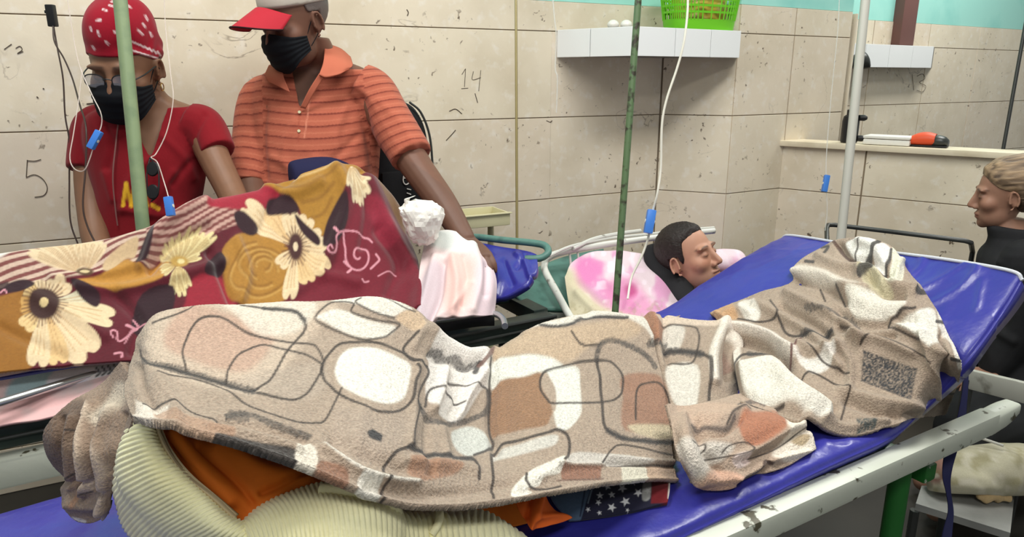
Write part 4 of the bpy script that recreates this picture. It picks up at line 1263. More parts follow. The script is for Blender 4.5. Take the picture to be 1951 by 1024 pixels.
cols = [[(980, 938, .735), (988, 972, .71), (1012, 1009, .695)], [(1012, 932, .73), (1018, 968, .70), (1032, 1006, .69)], [(1034, 936, .725), (1042, 966, .705), (1055, 1000, .69)], [(1044, 955, .73), (1060, 975, .71), (1086, 992, .70)]]
rr_ = ridges([([(1030, 945), (1018, 985), (1012, 1005)], 6, .010), ([(1012, 950), (1005, 990)], 6, -.008), ([(1025, 985), (1060, 985), (1085, 990)], 6, .006)])
surf('rag', [[(PT(*q), q[0], q[1]) for q in c] for c in cols], 60, 50, M['orange'], oc2, lambda r, p: rr_(r, p) + .002 * vnoise(p, 25), None, .006)


def flag(ref, pos):
    p = Paint(ref, (78, 96, 118))
    p.fill([(1143, 880), (1300, 880), (1300, 1000), (1104, 1000), (1116, 960)], (34, 34, 52), 1.5, 1, False)
    p.stroke([(1118, 915), (1105, 985)], 3, (40, 46, 66)); p.stroke([(1134, 912), (1120, 960)], 2.5, (120, 134, 150))
    for cx, cy, r, a in ((1186, 929, 9, .2), (1192, 955, 10, .5), (1166, 967, 9, .1), (1157, 926, 8, .6), (1143, 945, 7, .9), (1216, 938, 9, .3), (1140, 958, 6, .2), (1120, 972, 5, .4), (1142, 978, 5, .7), (1208, 918, 6, .1), (1166, 942, 7, .8), (1196, 972, 4, .1), (1234, 935, 7, .5)):
        st = [(cx + (r if k % 2 == 0 else r * .42) * math.cos(a + k * math.pi / 5), cy + (r if k % 2 == 0 else r * .42) * math.sin(a + k * math.pi / 5)) for k in range(10)]
        p.fill(st, (212, 212, 214), .9, 1, False)
    p.fill([(1226, 920), (1240, 916), (1238, 950), (1224, 952)], (170, 170, 166), 2, .8)
    p.fill([(1242, 900), (1282, 900), (1280, 960), (1240, 960)], (110, 30, 36), 2, 1, False)
    p.stroke([(1278, 905), (1274, 950)], 5, (205, 200, 192))
    return p.c


fl = empty('flag_print_cloth', ST(.62, .74, .70), 'navy cloth with white stars and grey blue panel under the beige blanket', 'cloth')
cols = [[(1036, 900, .05), (1046, 935, .05), (1058, 960, .035), (1085, 992, .012)], [(1105, 895, .05), (1100, 930, .05), (1102, 958, .035), (1112, 990, .012)],
        [(1190, 890, .012), (1188, 922, .03), (1190, 950, .03), (1195, 976, .012)], [(1276, 890, .008), (1277, 914, .012), (1276, 935, .016), (1272, 958, .010)]]
surf('printed_front', [[(BH(*q), q[0], q[1]) for q in c] for c in cols], 170, 90, M['fabric'], fl, lambda r, p: .004 * vnoise(p, 12), flag, .008)

# navy strap hanging from the raised end
pts = [(1842, 676, 1.50), (1841, 720, 1.46), (1836, 770, 1.44), (1828, 815, 1.42), (1812, 860, 1.41), (1804, 905, 1.40), (1808, 940, 1.40), (1812, 975, 1.40), (1806, 1010, 1.39), (1798, 1060, 1.38)]
wd_ = [8, 9, 13, 20, 24, 17, 9, 10, 18, 22]
cs = []
for (u, v, d), w in zip(pts, wd_):
    cs.append([(PD(u - w / 2, v, d + .004 * (w - 12) / 10), u, v), (PD(u, v, d), u, v), (PD(u + w / 2, v, d - .004 * (w - 12) / 10), u, v)])
tag(surf('webbing_strap', cs, 60, 8, M['navy_strap'], None, lambda r, p: .0005 * vnoise(p, 40), None, .002), 'navy strap dangling from the raised blue mattress end', 'strap')

# ================================================================== second bed with floral blanket
bed2 = empty('hospital_stretcher', ST(.3, 1.85, 0), 'dark green stretcher frame with steel rail under the floral blanket', 'stretcher')
rp = [CAM + (PZ(u, v, .68) - CAM) * .972 for u, v in ((-260, 845), (0, 768), (230, 702), (500, 655), (830, 611), (905, 600), (940, 598), (957, 607), (962, 622))]
obj('side_rail', tube(rp, .0085, 12, 60), M['steel'], bed2)
off = np.array([0, 0, -.020])
V0 = [p + off for p in rp[4:7]]
obj('rail_skirt', loft([(p, E2 * .006, np.array([0, 0, .014])) for p in V0], 12, 20, 4), M['black_plastic'], bed2)
bx('near_beam', -.9, 1.10, 1.61, 1.66, .585, .640, M['dark_green'], bed2, .006)
obj('beam_lip', tube([ST(-.9, 1.605, .638), ST(1.10, 1.605, .638)], .006, 8), M['dark_metal'], bed2)
obj('beam_lip', tube([ST(-.9, 1.605, .612), ST(1.10, 1.605, .612)], .004, 8), M['dark_metal'], bed2)
bx('lower_beam', -.9, .95, 1.585, 1.625, .512, .575, M['chip_white'], bed2, .006)
bx('far_beam', -.9, 1.10, 2.06, 2.10, .585, .640, M['dark_green'], bed2, .006)
bx('end_beam', 1.06, 1.11, 1.66, 2.06, .60, .645, M['dark_green'], bed2, .006)
bx('end_beam', .86, .90, 1.66, 2.06, .60, .640, M['dark_green'], bed2, .006)
bx('slat', .90, 1.06, 1.80, 1.82, .630, .642, M['dark_green'], bed2, .003)
bx('deck', -.9, .87, 1.66, 2.06, .625, .640, M['dark_metal'], bed2, .003)
for s, t in ((-.8, 1.64), (.95, 1.64), (-.8, 2.08), (.95, 2.08)):
    lg = obj('leg', tube([ST(s, t, .59), ST(s, t, .07)], .018, 12), M['dark_green'], bed2)
    obj('wheel', tube([ST(s, t - .012, .035), ST(s, t + .012, .035)], .035, 16), M['black_plastic'], lg)
# teal head rail
hr = [(880, 462, 2.20), (900, 452, 2.20), (960, 458, 2.15), (1020, 464, 2.10), (1040, 470, 2.08), (1044, 482, 2.06), (1030, 492, 2.05), (1000, 494, 2.05)]
obj('head_rail', tube([PD(*p) for p in hr], .0105, 12, 60), M['teal_metal'], bed2)
bx('mattress_core', -.9, .86, 1.66, 2.05, .642, .72, M['vinyl'], bed2, .02)

cols = [[(872, 458, 2.20), (880, 490, 2.12), (895, 530, 2.04), (915, 570, 1.98)], [(910, 462, 2.18), (920, 495, 2.10), (932, 535, 2.02), (945, 570, 1.97)],
        [(955, 470, 2.14), (962, 500, 2.06), (968, 530, 2.00), (968, 562, 1.96)], [(1000, 477, 2.10), (1006, 502, 2.03), (1004, 525, 1.98), (992, 548, 1.95)], [(1022, 487, 2.07), (1024, 505, 2.01), (1016, 522, 1.97), (1002, 540, 1.95)]]
rv = ridges([([(930, 480), (950, 520), (945, 560)], 7, .008), ([(985, 485), (1000, 500), (1010, 525)], 6, .010), ([(1000, 490), (985, 510)], 5, -.008), ([(960, 500), (975, 540)], 6, -.007), ([(900, 500), (935, 520)], 8, .006)])
tag(surf('vinyl_mattress_corner', [[(PD(*q), q[0], q[1]) for q in c] for c in cols], 90, 70, M['vinyl'], None, lambda r, p: rv(r, p) + .005 * vnoise(p, 18), None, .02),
    'folded corner of blue vinyl mattress beneath the teal head rail', 'mattress')

# printed sheet below the floral blanket
def sheet_col(ref, pos):
    p = Paint(ref, (228, 218, 214))
    p.fill([(-80, 720), (20, 705), (45, 720), (0, 770), (-80, 790)], (228, 200, 198), 6)
    p.fill([(30, 720), (95, 705), (100, 735), (40, 752), (10, 755)], (168, 194, 198), 6)
    p.fill([(100, 712), (165, 700), (165, 730), (95, 742)], (222, 216, 222), 5)
    p.fill([(180, 700), (250, 690), (250, 712), (180, 722)], (212, 208, 206), 2, 1, False)
    for k in range(5):
        p.stroke([(184 + 11 * k, 702 - 2 * k), (190 + 11 * k, 712 - 2 * k), (184 + 11 * k, 718 - 2 * k)], 4, (70, 66, 66), 1.2)
    p.c *= (1 + .05 * vnoise(ref, .05))[:, None]
    return p.c


bs = empty('bed_sheet', ST(.1, 1.64, .70), 'pastel printed sheet between the floral blanket and the steel rail', 'sheet')
cols = []
for u, v0, v1, v2 in ((-150, 728, 770, 815), (-60, 712, 752, 790), (20, 700, 738, 768), (100, 690, 720, 745), (180, 683, 700, 722), (260, 676, 690, 703), (340, 666, 678, 690)):
    cols.append([(PT(u, v0 - 14, 1.70), u, v0 - 14), (PT(u, v0 + 6, 1.68), u, v0 + 6), (PT(u, v1, 1.65), u, v1), (PT(u, v2, 1.625), u, v2)])
surf('sheet_top', cols, 130, 40, M['fabric'], bs, lambda r, p: .004 * vnoise(p, 14), sheet_col, .006)
pinkm = mat('pink_sheet', (232, 186, 184), .85, .15, noise=(9, (190, 186, 184), .5, .7), bump=(200, .3, .001))
cols = []
for u, v0, v1 in ((-150, 815, 860), (-60, 792, 832), (20, 770, 808), (80, 752, 798), (130, 738, 784), (180, 722, 764), (230, 712, 745)):
    cols.append([(PT(u, v0 - 6, 1.63), u, v0), (PT(u, (v0 + v1) / 2, 1.60), u, (v0 + v1) / 2), (PT(u, v1, 1.575), u, v1)])
surf('sheet_overhang', cols, 110, 30, pinkm, bs, lambda r, p: .006 * vnoise(p, 16), None, .006)

# ------------------------------------------------------------------ floral plush
MAR = (96, 14, 32); DKM = (44, 12, 24); MUS = (172, 122, 46); CRM = (230, 206, 166); RED = (160, 28, 50)


def floral(ref, pos):
    p = Paint(ref, MAR)
    p.c *= (1 + .15 * vnoise(ref, .015))[:, None]
    # striped border at the back
    q = ref[:, 1] + .28 * ref[:, 0] + 6 * vnoise(ref, .012)
    q2 = ref[:, 1] + .62 * ref[:, 0]

    def stripes(z, per):
        return lambda pp: sstep(.35, .6, np.abs(((pp[:, 1] + z * pp[:, 0] + 6 * vnoise(pp, .012)) / per) % 1 - .5) * 2)
    R1 = [(-80, 500), (0, 478), (120, 450), (300, 415), (340, 390), (395, 380), (450, 400), (470, 428), (400, 452), (334, 466), (285, 508), (260, 504), (148, 530), (56, 540), (-80, 560)]
    p.fill(R1, (128, 70, 66), 2, 1, False)
    L1 = [(-80, 500), (0, 470), (280, 430), (285, 508), (260, 504), (148, 530), (56, 540), (-80, 560)]
    p.fill(L1, (212, 184, 164), 2, 1, False, stripes(.28, 10.5))
    L2 = [(280, 436), (330, 395), (395, 380), (470, 428), (400, 452), (334, 466), (285, 508)]
    p.fill(L2, (200, 160, 146), 2, 1, False, stripes(.42, 9.5))
    p.fill([(-20, 470), (30, 475), (25, 492), (-20, 512)], (236, 228, 216), 4)
    # reds
    p.fill([(393, 406), (420, 381), (494, 362), (532, 380), (520, 400), (506, 409), (420, 413)], RED, 3)
    p.fill([(353, 577), (371, 528), (427, 525), (450, 577), (440, 600), (353, 600)], (150, 26, 46), 4)
    p.fill([(640, 400), (680, 380), (720, 400), (790, 500), (800, 590), (560, 600), (600, 540), (640, 500)], (118, 24, 42), 8)
    p.fill([(700, 380), (730, 400), (760, 450), (735, 470), (712, 430)], (150, 36, 58), 6, .8)
    # mustard fields
    p.fill([(-80, 575), (0, 562), (56, 556), (66, 640), (63, 697), (0, 712), (-80, 725)], (152, 100, 32), 3)
    p.fill([(141, 540), (193, 525), (238, 499), (260, 506), (282, 510), (319, 489), (316, 528), (271, 547), (223, 554), (193, 551)], (188, 134, 54), 2.5)
    p.fill([(200, 502), (262, 467), (258, 495), (238, 499), (204, 520)], (206, 176, 136), 2)
    p.fill([(424, 475), (459, 448), (518, 452), (553, 483), (557, 530), (545, 571), (479, 585), (443, 566), (428, 522)], MUS, 2.5)
    for k, (rx, ry) in enumerate(((52, 50), (40, 36), (28, 24), (15, 12))):
        pts = [(492 + 3 * k + rx * math.cos(a + k) * (1 + .12 * math.sin(3 * a)), 512 - 3 * k + ry * math.sin(a + k)) for a in np.linspace(0, 4.6, 14)]
        p.stroke(pts, 5, (138, 92, 28), 2.5, .7); p.stroke([(x + 2, y + 5) for x, y in pts], 4, (204, 160, 84), 2.5, .6)
    p.fill([(500, 366), (568, 340), (615, 325), (654, 312), (705, 325), (678, 350), (654, 370), (639, 417), (615, 452), (584, 432), (565, 397), (522, 378)], (170, 122, 42), 2.5)
    for s in ([(530, 370), (580, 372), (620, 350), (650, 330)], [(575, 395), (610, 385), (635, 362)], [(590, 420), (615, 410), (632, 385)]):
        p.stroke(s, 6, (132, 88, 26), 3, .6)
    p.stroke([(560, 352), (600, 340), (640, 322)], 7, (214, 180, 120), 3, .7)
    p.fill([(705, 332), (730, 345), (760, 380), (776, 445), (752, 417), (725, 374)], (120, 80, 28), 3)
    # cream flowers, petal by petal
    def petal(cx, cy, ang, r0, r1, w, col=CRM, vein=(190, 142, 88), notch=.12):
        ca, sa = math.cos(ang), math.sin(ang)
        prof = [(0, .18), (.25, .55), (.55, .92), (.8, 1.0), (.94, .78), (1.0 - notch * .3, .30), (1.0 - notch, 0.0)]
        L_ = r1 - r0
        up = [(cx + (r0 + f * L_) * ca - k * w * sa, cy + (r0 + f * L_) * sa + k * w * ca) for f, k in prof]
        dn = [(cx + (r0 + f * L_) * ca + k * w * sa, cy + (r0 + f * L_) * sa - k * w * ca) for f, k in prof[-2::-1]]
        p.fill(up + dn, col, 1.6)
        for o in (-.45, 0, .45):
            p.stroke([(cx + (r0 + .05 * L_) * ca - o * .4 * w * sa, cy + (r0 + .05 * L_) * sa + o * .4 * w * ca), (cx + (r0 + .75 * L_) * ca - o * w * sa, cy + (r0 + .75 * L_) * sa + o * w * ca)], 2.2, vein, 1.5, .55)

    def eye(cx, cy, rx, ry, n, spike, dark=(62, 34, 30), dot=(232, 206, 150), dr=.27):
        for k in range(n):
            a = 2 * math.pi * k / n
            e = spike * (1 + .35 * math.sin(7 * a + 1))
            p.stroke([(cx + .7 * rx * math.cos(a), cy + .7 * ry * math.sin(a)), (cx + (rx + e) * math.cos(a), cy + (ry + e) * math.sin(a))], 2.8, (92, 54, 38), 1.8, .75)
        p.fill([(cx + rx * math.cos(a), cy + ry * math.sin(a)) for a in np.linspace(0, 6.28, 15)[:-1]], dark, 4)
        p.fill([(cx + rx * dr * math.cos(a), cy + ry * dr * math.sin(a)) for a in np.linspace(0, 6.28, 9)[:-1]], dot, 1.5)
    for ang, r1_, w, c_ in ((-2.4, 44, 16, (222, 190, 130)), (-1.5, 44, 20, CRM), (-.75, 62, 18, CRM), (-.1, 96, 17, (214, 206, 176)), (.22, 140, 24, CRM), (.55, 96, 20, CRM), (.86, 140, 36, (234, 208, 168)), (1.32, 122, 22, (226, 190, 136)), (1.68, 124, 22, CRM), (2.3, 60, 18, (228, 196, 140)), (3.1, 46, 16, (206, 160, 90))):
        petal(84, 578, ang, 18, r1_, w, c_)
    eye(84, 578, 30, 28, 34, 12)
    for ang, r1_, w in ((-2.85, 112, 9), (-2.62, 108, 10), (-2.38, 92, 9), (-2.1, 70, 9), (-1.75, 58, 11), (-1.45, 56, 11), (-1.1, 60, 10), (-.85, 64, 9)):
        petal(160, 524, ang, 12, r1_, w, (228, 204, 166), (168, 126, 82))
    p.fill([(162 + 17 * math.cos(a), 521 + 8 * math.sin(a)) for a in np.linspace(0, 6.28, 11)[:-1]], (92, 66, 42), 2.5)
    p.fill([(162 + 9 * math.cos(a), 521 + 4 * math.sin(a)) for a in np.linspace(0, 6.28, 9)[:-1]], (206, 184, 140), 1.2)
    for ang, r1_, w in ((-.62, 92, 8), (-.85, 82, 8), (-1.08, 68, 8), (-1.35, 52, 8), (-1.7, 44, 8), (-2.1, 40, 8), (-2.6, 38, 9), (2.9, 36, 8), (2.4, 38, 8), (1.75, 62, 8), (1.42, 66, 9), (1.1, 52, 8), (-.35, 50, 8)):
        petal(338, 502, ang, 8, r1_, w, (224, 206, 152), (160, 118, 54), .2)
    p.fill([(342 + 17 * math.cos(a), 498 + 11 * math.sin(a)) for a in np.linspace(0, 6.28, 11)[:-1]], (190, 152, 76), 4)
    p.fill([(345 + 7 * math.cos(a), 497 + 5 * math.sin(a)) for a in np.linspace(0, 6.28, 9)[:-1]], (228, 210, 150), 2)
    for ang, r1_, w, c_ in ((-2.55, 124, 20, CRM), (-2.15, 86, 22, (224, 190, 140)), (-1.75, 62, 18, CRM), (-1.15, 62, 16, CRM), (-.4, 58, 17, (226, 204, 166)), (.25, 60, 18, CRM), (.72, 80, 20, (234, 206, 160)), (1.25, 80, 16, (222, 190, 140)), (1.7, 104, 14, CRM), (2.3, 50, 14, CRM)):
        petal(563, 472, ang, 10, r1_, w, c_)
    eye(563, 472, 14, 25, 24, 11, (70, 36, 34), (226, 204, 170), .34)
    for ang, r1_, w in ((1.25, 72, 7), (1.45, 66, 7), (1.02, 62, 7), (.8, 46, 7), (1.7, 44, 7)):
        petal(668, 328, ang, 4, r1_, w, (228, 210, 172), (176, 130, 78))
    # dark leaves
    for poly in ([(8, 556), (14, 540), (45, 533), (66, 540), (54, 551)], [(134, 536), (160, 540), (190, 560), (184, 584), (158, 570)], [(260, 502), (293, 449), (299, 454), (280, 500)],
                 [(445, 421), (464, 415), (492, 437), (480, 451), (457, 443)], [(514, 393), (553, 387), (570, 409), (537, 417), (510, 415)], [(562, 414), (588, 434), (609, 456), (605, 470), (578, 448)],
                 [(270, 560), (330, 545), (325, 600), (280, 640), (250, 620)], [(395, 500), (420, 480), (430, 510), (415, 525), (390, 520)], [(625, 420), (655, 375), (662, 420), (640, 470), (615, 470)]):
        p.fill(poly, DKM, 2.2, 1.0)
    p.fill([(-20, 545), (15, 536), (10, 552), (-20, 562)], DKM, 3, .9)
    # scrolls
    PK = (226, 156, 168)
    S = lambda pts, w=3.4: p.stroke(pts, w, PK, 1.1, .9)
    S([(633, 480), (628, 474), (623, 480), (628, 488), (638, 484), (641, 470), (640, 458), (648, 448), (662, 442), (682, 443), (700, 452), (709, 462)])
    S([(684 + (5 + 27 * f) * math.cos(1.2 + 8.5 * f) * .85, 488 + (5 + 30 * f) * math.sin(1.2 + 8.5 * f)) for f in np.linspace(0, 1, 20)] + [(655, 462), (654, 448)], 3.6)
    S([(664, 508), (656, 500)], 5); S([(668, 516), (662, 522)], 5); S([(642, 448), (636, 440)], 5); S([(716, 486), (722, 496), (716, 504), (706, 514)], 4); S([(690, 535), (694, 540), (702, 538)], 3); S([(720, 528), (740, 518), (756, 522)], 2.4)
    S([(216, 646), (211, 638), (216, 631), (224, 636), (223, 648), (230, 652), (244, 640), (254, 624), (270, 618), (290, 617)])
    S([(238, 655), (250, 632), (262, 622)], 2.4); S([(242, 620), (254, 622)], 6); S([(253, 606), (262, 616)], 4); S([(218, 676), (232, 674), (232, 682)], 4)
    S([(0, 556), (8, 550), (12, 556)], 3)
    p.c *= (.86 + .05 * vnoise(ref, .4))[:, None]
    return np.clip(p.c, 0, 1)


fb = empty('floral_blanket', ST(.2, 1.8, .75), 'maroon plush blanket with cream and mustard flowers over the second bed', 'blanket')
ts = (1.98, 1.87, 1.77, 1.68, 1.60)
uv = [[(-90, 500), (-90, 545), (-90, 605), (-90, 665), (-90, 722)], [(0, 488), (0, 540), (2, 592), (4, 650), (6, 707)], [(100, 473), (100, 530), (105, 590), (105, 645), (110, 697)], [(200, 461), (205, 518), (210, 578), (215, 635), (220, 690)],
      [(285, 440), (300, 500), (310, 560), (320, 620), (330, 680)], [(338, 407), (372, 480), (398, 545), (420, 610), (440, 670)], [(420, 384), (455, 462), (485, 538), (505, 600), (520, 660)], [(510, 362), (540, 448), (565, 528), (585, 595), (600, 650)],
      [(575, 332), (610, 425), (640, 515), (660, 588), (670, 640)], [(640, 315), (678, 408), (705, 498), (725, 568), (735, 620)], [(690, 323), (728, 415), (755, 498), (770, 560), (775, 605)], [(735, 362), (766, 432), (788, 495), (800, 535), (797, 585)], [(752, 385), (780, 450), (797, 505), (806, 545), (802, 590)]]
cols = []
for c in uv:
    kx = sstep(300, 520, c[0][0]); tl = (1.85, 1.775, 1.71, 1.65, 1.595)
    pts = [PT(u, v, t0 * (1 - kx) + t * kx) for (u, v), t, t0 in zip(c, ts, tl)]
    b = pts[0] + E2 * .06; b[2] = max(.72, pts[0][2] - .22)
    cols.append([(b, c[0][0], c[0][1] - 25)] + [(p, u, v) for p, (u, v) in zip(pts, c)])
rf = ridges([([(270, 510), (300, 460), (340, 425), (395, 395)], 9, .010), ([(285, 515), (330, 470), (400, 440)], 8, -.010), ([(100, 530), (200, 520), (260, 505)], 9, .006), ([(150, 545), (230, 550), (320, 530), (420, 500)], 12, .008), ([(400, 480), (420, 520), (440, 570)], 9, -.008),
             ([(640, 330), (660, 380), (640, 450), (610, 520)], 12, .010), ([(690, 335), (700, 400), (690, 470)], 9, -.008), ([(700, 360), (740, 430), (780, 500)], 12, .010), ([(720, 440), (760, 500), (740, 560)], 12, -.008), ([(560, 345), (520, 400), (500, 440)], 10, -.006),
             ([(510, 370), (560, 380), (610, 360)], 10, .008), ([(60, 560), (140, 600), (200, 640)], 14, .006), ([(220, 560), (260, 610), (250, 670)], 12, -.008), ([(450, 460), (470, 520), (460, 570)], 10, .007), ([(0, 620), (60, 650), (120, 680)], 12, -.005), ([(560, 560), (620, 530), (680, 540)], 12, .006)])
surf('plush_sheet', cols, 430, 210, M['plush'], fb, lambda r, p: 1.7 * rf(r, p) + .007 * vnoise(p, 8) + .002 * vnoise(p, 22) + .0001 * rng.standard_normal(len(p)), floral, .010)

# navy cushion behind the hump
c = PD(612, 336, 2.02)
V, Q = loft([(c + E1 * x, E2 * .05 * k + np.array([0, 0, .01]), np.array([0, 0, .048 * k])) for x, k in ((-.085, .55), (-.078, .85), (-.05, 1), (0, 1.05), (.05, .95), (.09, .5), (.10, .1))], 24, 20, 2.6)
tag(obj('navy_cushion', (V + .003 * vnoise(V, 20)[:, None], Q), M['navy'], None), 'navy cushion edge behind the peak of the floral blanket', 'cushion')

# crumpled white plastic bag
c = PD(806, 425, 1.93)
bm = bmesh.new(); bmesh.ops.create_icosphere(bm, subdivisions=4, radius=1.0)
V = np.array([v.co[:] for v in bm.verts]); Q = [tuple(v.index for v in f.verts) for f in bm.faces]; bm.free()
V = np.sign(V) * np.abs(V) ** .8
rad = 1 + .12 * vnoise(V, 1.6)
fc = np.abs(vnoise(V + 5, 2.6)); rad -= .20 * fc
rad += .09 * np.abs(vnoise(V + 9, 5))
W = V * rad[:, None] * np.array([.056, .05, .062])
W[:, 0] *= 1 + .35 * np.clip(W[:, 2] / .06 - .1, -.6, .5)
wbag = empty('plastic_bag', c - [0, 0, .06], 'crumpled white plastic bag beside the pale pink towel', 'bag')
obj('bag_body', (W + c, Q), M['white_plastic'], wbag, False)
V, Q = loft([(c + np.array([-.036, 0, .045]), np.array([.012, 0, 0]), np.array([0, .012, 0])), (c + np.array([-.040, 0, .066]), np.array([.007, 0, 0]), np.array([0, .006, 0])), (c + np.array([-.030, 0, .070]), np.array([.012, 0, .004]), np.array([0, .01, 0]))], 10, 8)
obj('bag_knot', (V + .003 * vnoise(V, 60)[:, None], Q), M['white_plastic'], wbag, False)


def pinkt(ref, pos):
    p = Paint(ref, (232, 210, 208))
    p.fill([(785, 610), (800, 540), (830, 500), (850, 520), (830, 590), (810, 620)], (206, 190, 196), 8)
    p.fill([(860, 480), (900, 500), (900, 560), (860, 610), (845, 560)], (236, 196, 188), 10)
    p.fill([(910, 500), (945, 510), (950, 600), (910, 600)], (226, 204, 210), 8)
    p.fill([(820, 440), (920, 440), (915, 480), (820, 470)], (222, 224, 220), 8)
    return p.c


pt = empty('pink_towel', PD(870, 590, 1.86), 'pale pink towel hanging over the end of the floral blanket', 'towel')
cols = [[(808, 462, 2.00), (800, 505, 1.93), (796, 550, 1.86), (784, 596, 1.81)], [(835, 440, 2.00), (832, 490, 1.93), (826, 545, 1.86), (815, 608, 1.79)], [(868, 440, 2.00), (866, 490, 1.92), (862, 545, 1.85), (856, 606, 1.79)],
        [(898, 456, 2.00), (900, 500, 1.92), (900, 550, 1.86), (898, 602, 1.81)], [(922, 484, 1.98), (932, 520, 1.93), (934, 555, 1.88), (926, 602, 1.84)], [(934, 498, 1.99), (944, 530, 1.95), (946, 565, 1.91), (943, 600, 1.88)]]
rp_ = ridges([([(830, 490), (815, 550), (800, 600)], 9, .014), ([(845, 500), (838, 560), (820, 610)], 6, -.014), ([(862, 490), (870, 540), (862, 600)], 8, .012), ([(885, 490), (892, 530), (880, 580)], 7, -.010), ([(900, 470), (915, 530), (900, 590)], 9, .012), ([(925, 510), (925, 560)], 7, -.008), ([(895, 540), (870, 580), (835, 605)], 7, .009)])
surf('towel_sheet', [[(PD(*q), q[0], q[1]) for q in c] for c in cols], 110, 110, M['fabric'], pt, lambda r, p: rp_(r, p) + .003 * vnoise(p, 16), pinkt, .010)

# ================================================================== people
def ell(p, c, r):
    q = (p - np.array(c)) / np.array(r)
    k0 = np.linalg.norm(q, axis=1); k1 = np.linalg.norm(q / np.array(r), axis=1) + 1e-9
    return k0 * (k0 - 1) / k1


def sph(p, c, r): return np.linalg.norm(p - np.array(c), axis=1) - r


def cap(p, a, b, ra, rb):
    a, b = np.array(a), np.array(b)
    t = np.clip(((p - a) @ (b - a)) / ((b - a) @ (b - a)), 0, 1)
    return np.linalg.norm(p - a - t[:, None] * (b - a), axis=1) - (ra + (rb - ra) * t)


def smin(a, b, k):
    h = np.clip(.5 + .5 * (b - a) / k, 0, 1)
    return b + (a - b) * h - k * h * (1 - h)


def smax(a, b, k): return -smin(-a, -b, k)


def head_sdf(p, jaw=1.0):
    q = p.copy(); q[:, 0] = np.abs(q[:, 0])      # mirror
    d = ell(q, (0, .036, -.018), (.076, .086, .097))
    d = smin(d, ell(q, (0, -.030, .018), (.062 * jaw, .086, .066)), .03)
    d = smin(d, ell(q, (.022, -.080, .030), (.030 * jaw, .034, .046)), .025)
    d = smin(d, sph(q, (0, -.103, .066), .018), .02)
    d = smin(d, ell(q, (.040, -.028, .056), (.026, .024, .024)), .02)
    d = smin(d, ell(q, (.028, .022, .077), (.030, .008, .012)), .014)
    d = smax(d, -sph(q, (.031, -.001, .101), .0165), .014)
    d = smin(d, ell(q, (.031, -.003, .0735), (.0165, .0120, .0125)), .005)
    d = smin(d, cap(q, (0, .010, .084), (0, -.036, .105), .0075, .0115), .012)
    d = smin(d, sph(q, (.012, -.043, .091), .0085), .007)
    d = smin(d, ell(q, (0, -.067, .084), (.023, .0055, .010)), .007)
    d = smin(d, ell(q, (0, -.079, .082), (.019, .0065, .010)), .007)
    d = smax(d, -ell(q, (0, -.0725, .097), (.022, .0018, .008)), .004)
    return d


_dirs_cache = {}


def sphere_dirs(nt, nph):
    k = (nt, nph)
    if k not in _dirs_cache:
        th = np.linspace(0, math.pi, nt + 2)[1:-1]
        ph = np.linspace(0, 2 * math.pi, nph, endpoint=False)
        T, P_ = np.meshgrid(th, ph, indexing='ij')
        D = np.stack([np.sin(T) * np.sin(P_), np.cos(T), np.sin(T) * np.cos(P_)], -1).reshape(-1, 3)
        D = np.vstack([D, [[0, 1, 0], [0, -1, 0]]])
        i = np.arange(nt * nph).reshape(nt, nph)
        j = np.roll(i, -1, 1)
        Q = [tuple(x) for x in np.stack([i[:-1], i[1:], j[1:], j[:-1]], -1).reshape(-1, 4)]
        top, bot = nt * nph, nt * nph + 1
        Q += [(top, int(a), int(b)) for a, b in zip(i[0], j[0])]
        Q += [(bot, int(b), int(a)) for a, b in zip(i[-1], j[-1])]
        _dirs_cache[k] = (D, Q)
    return _dirs_cache[k]


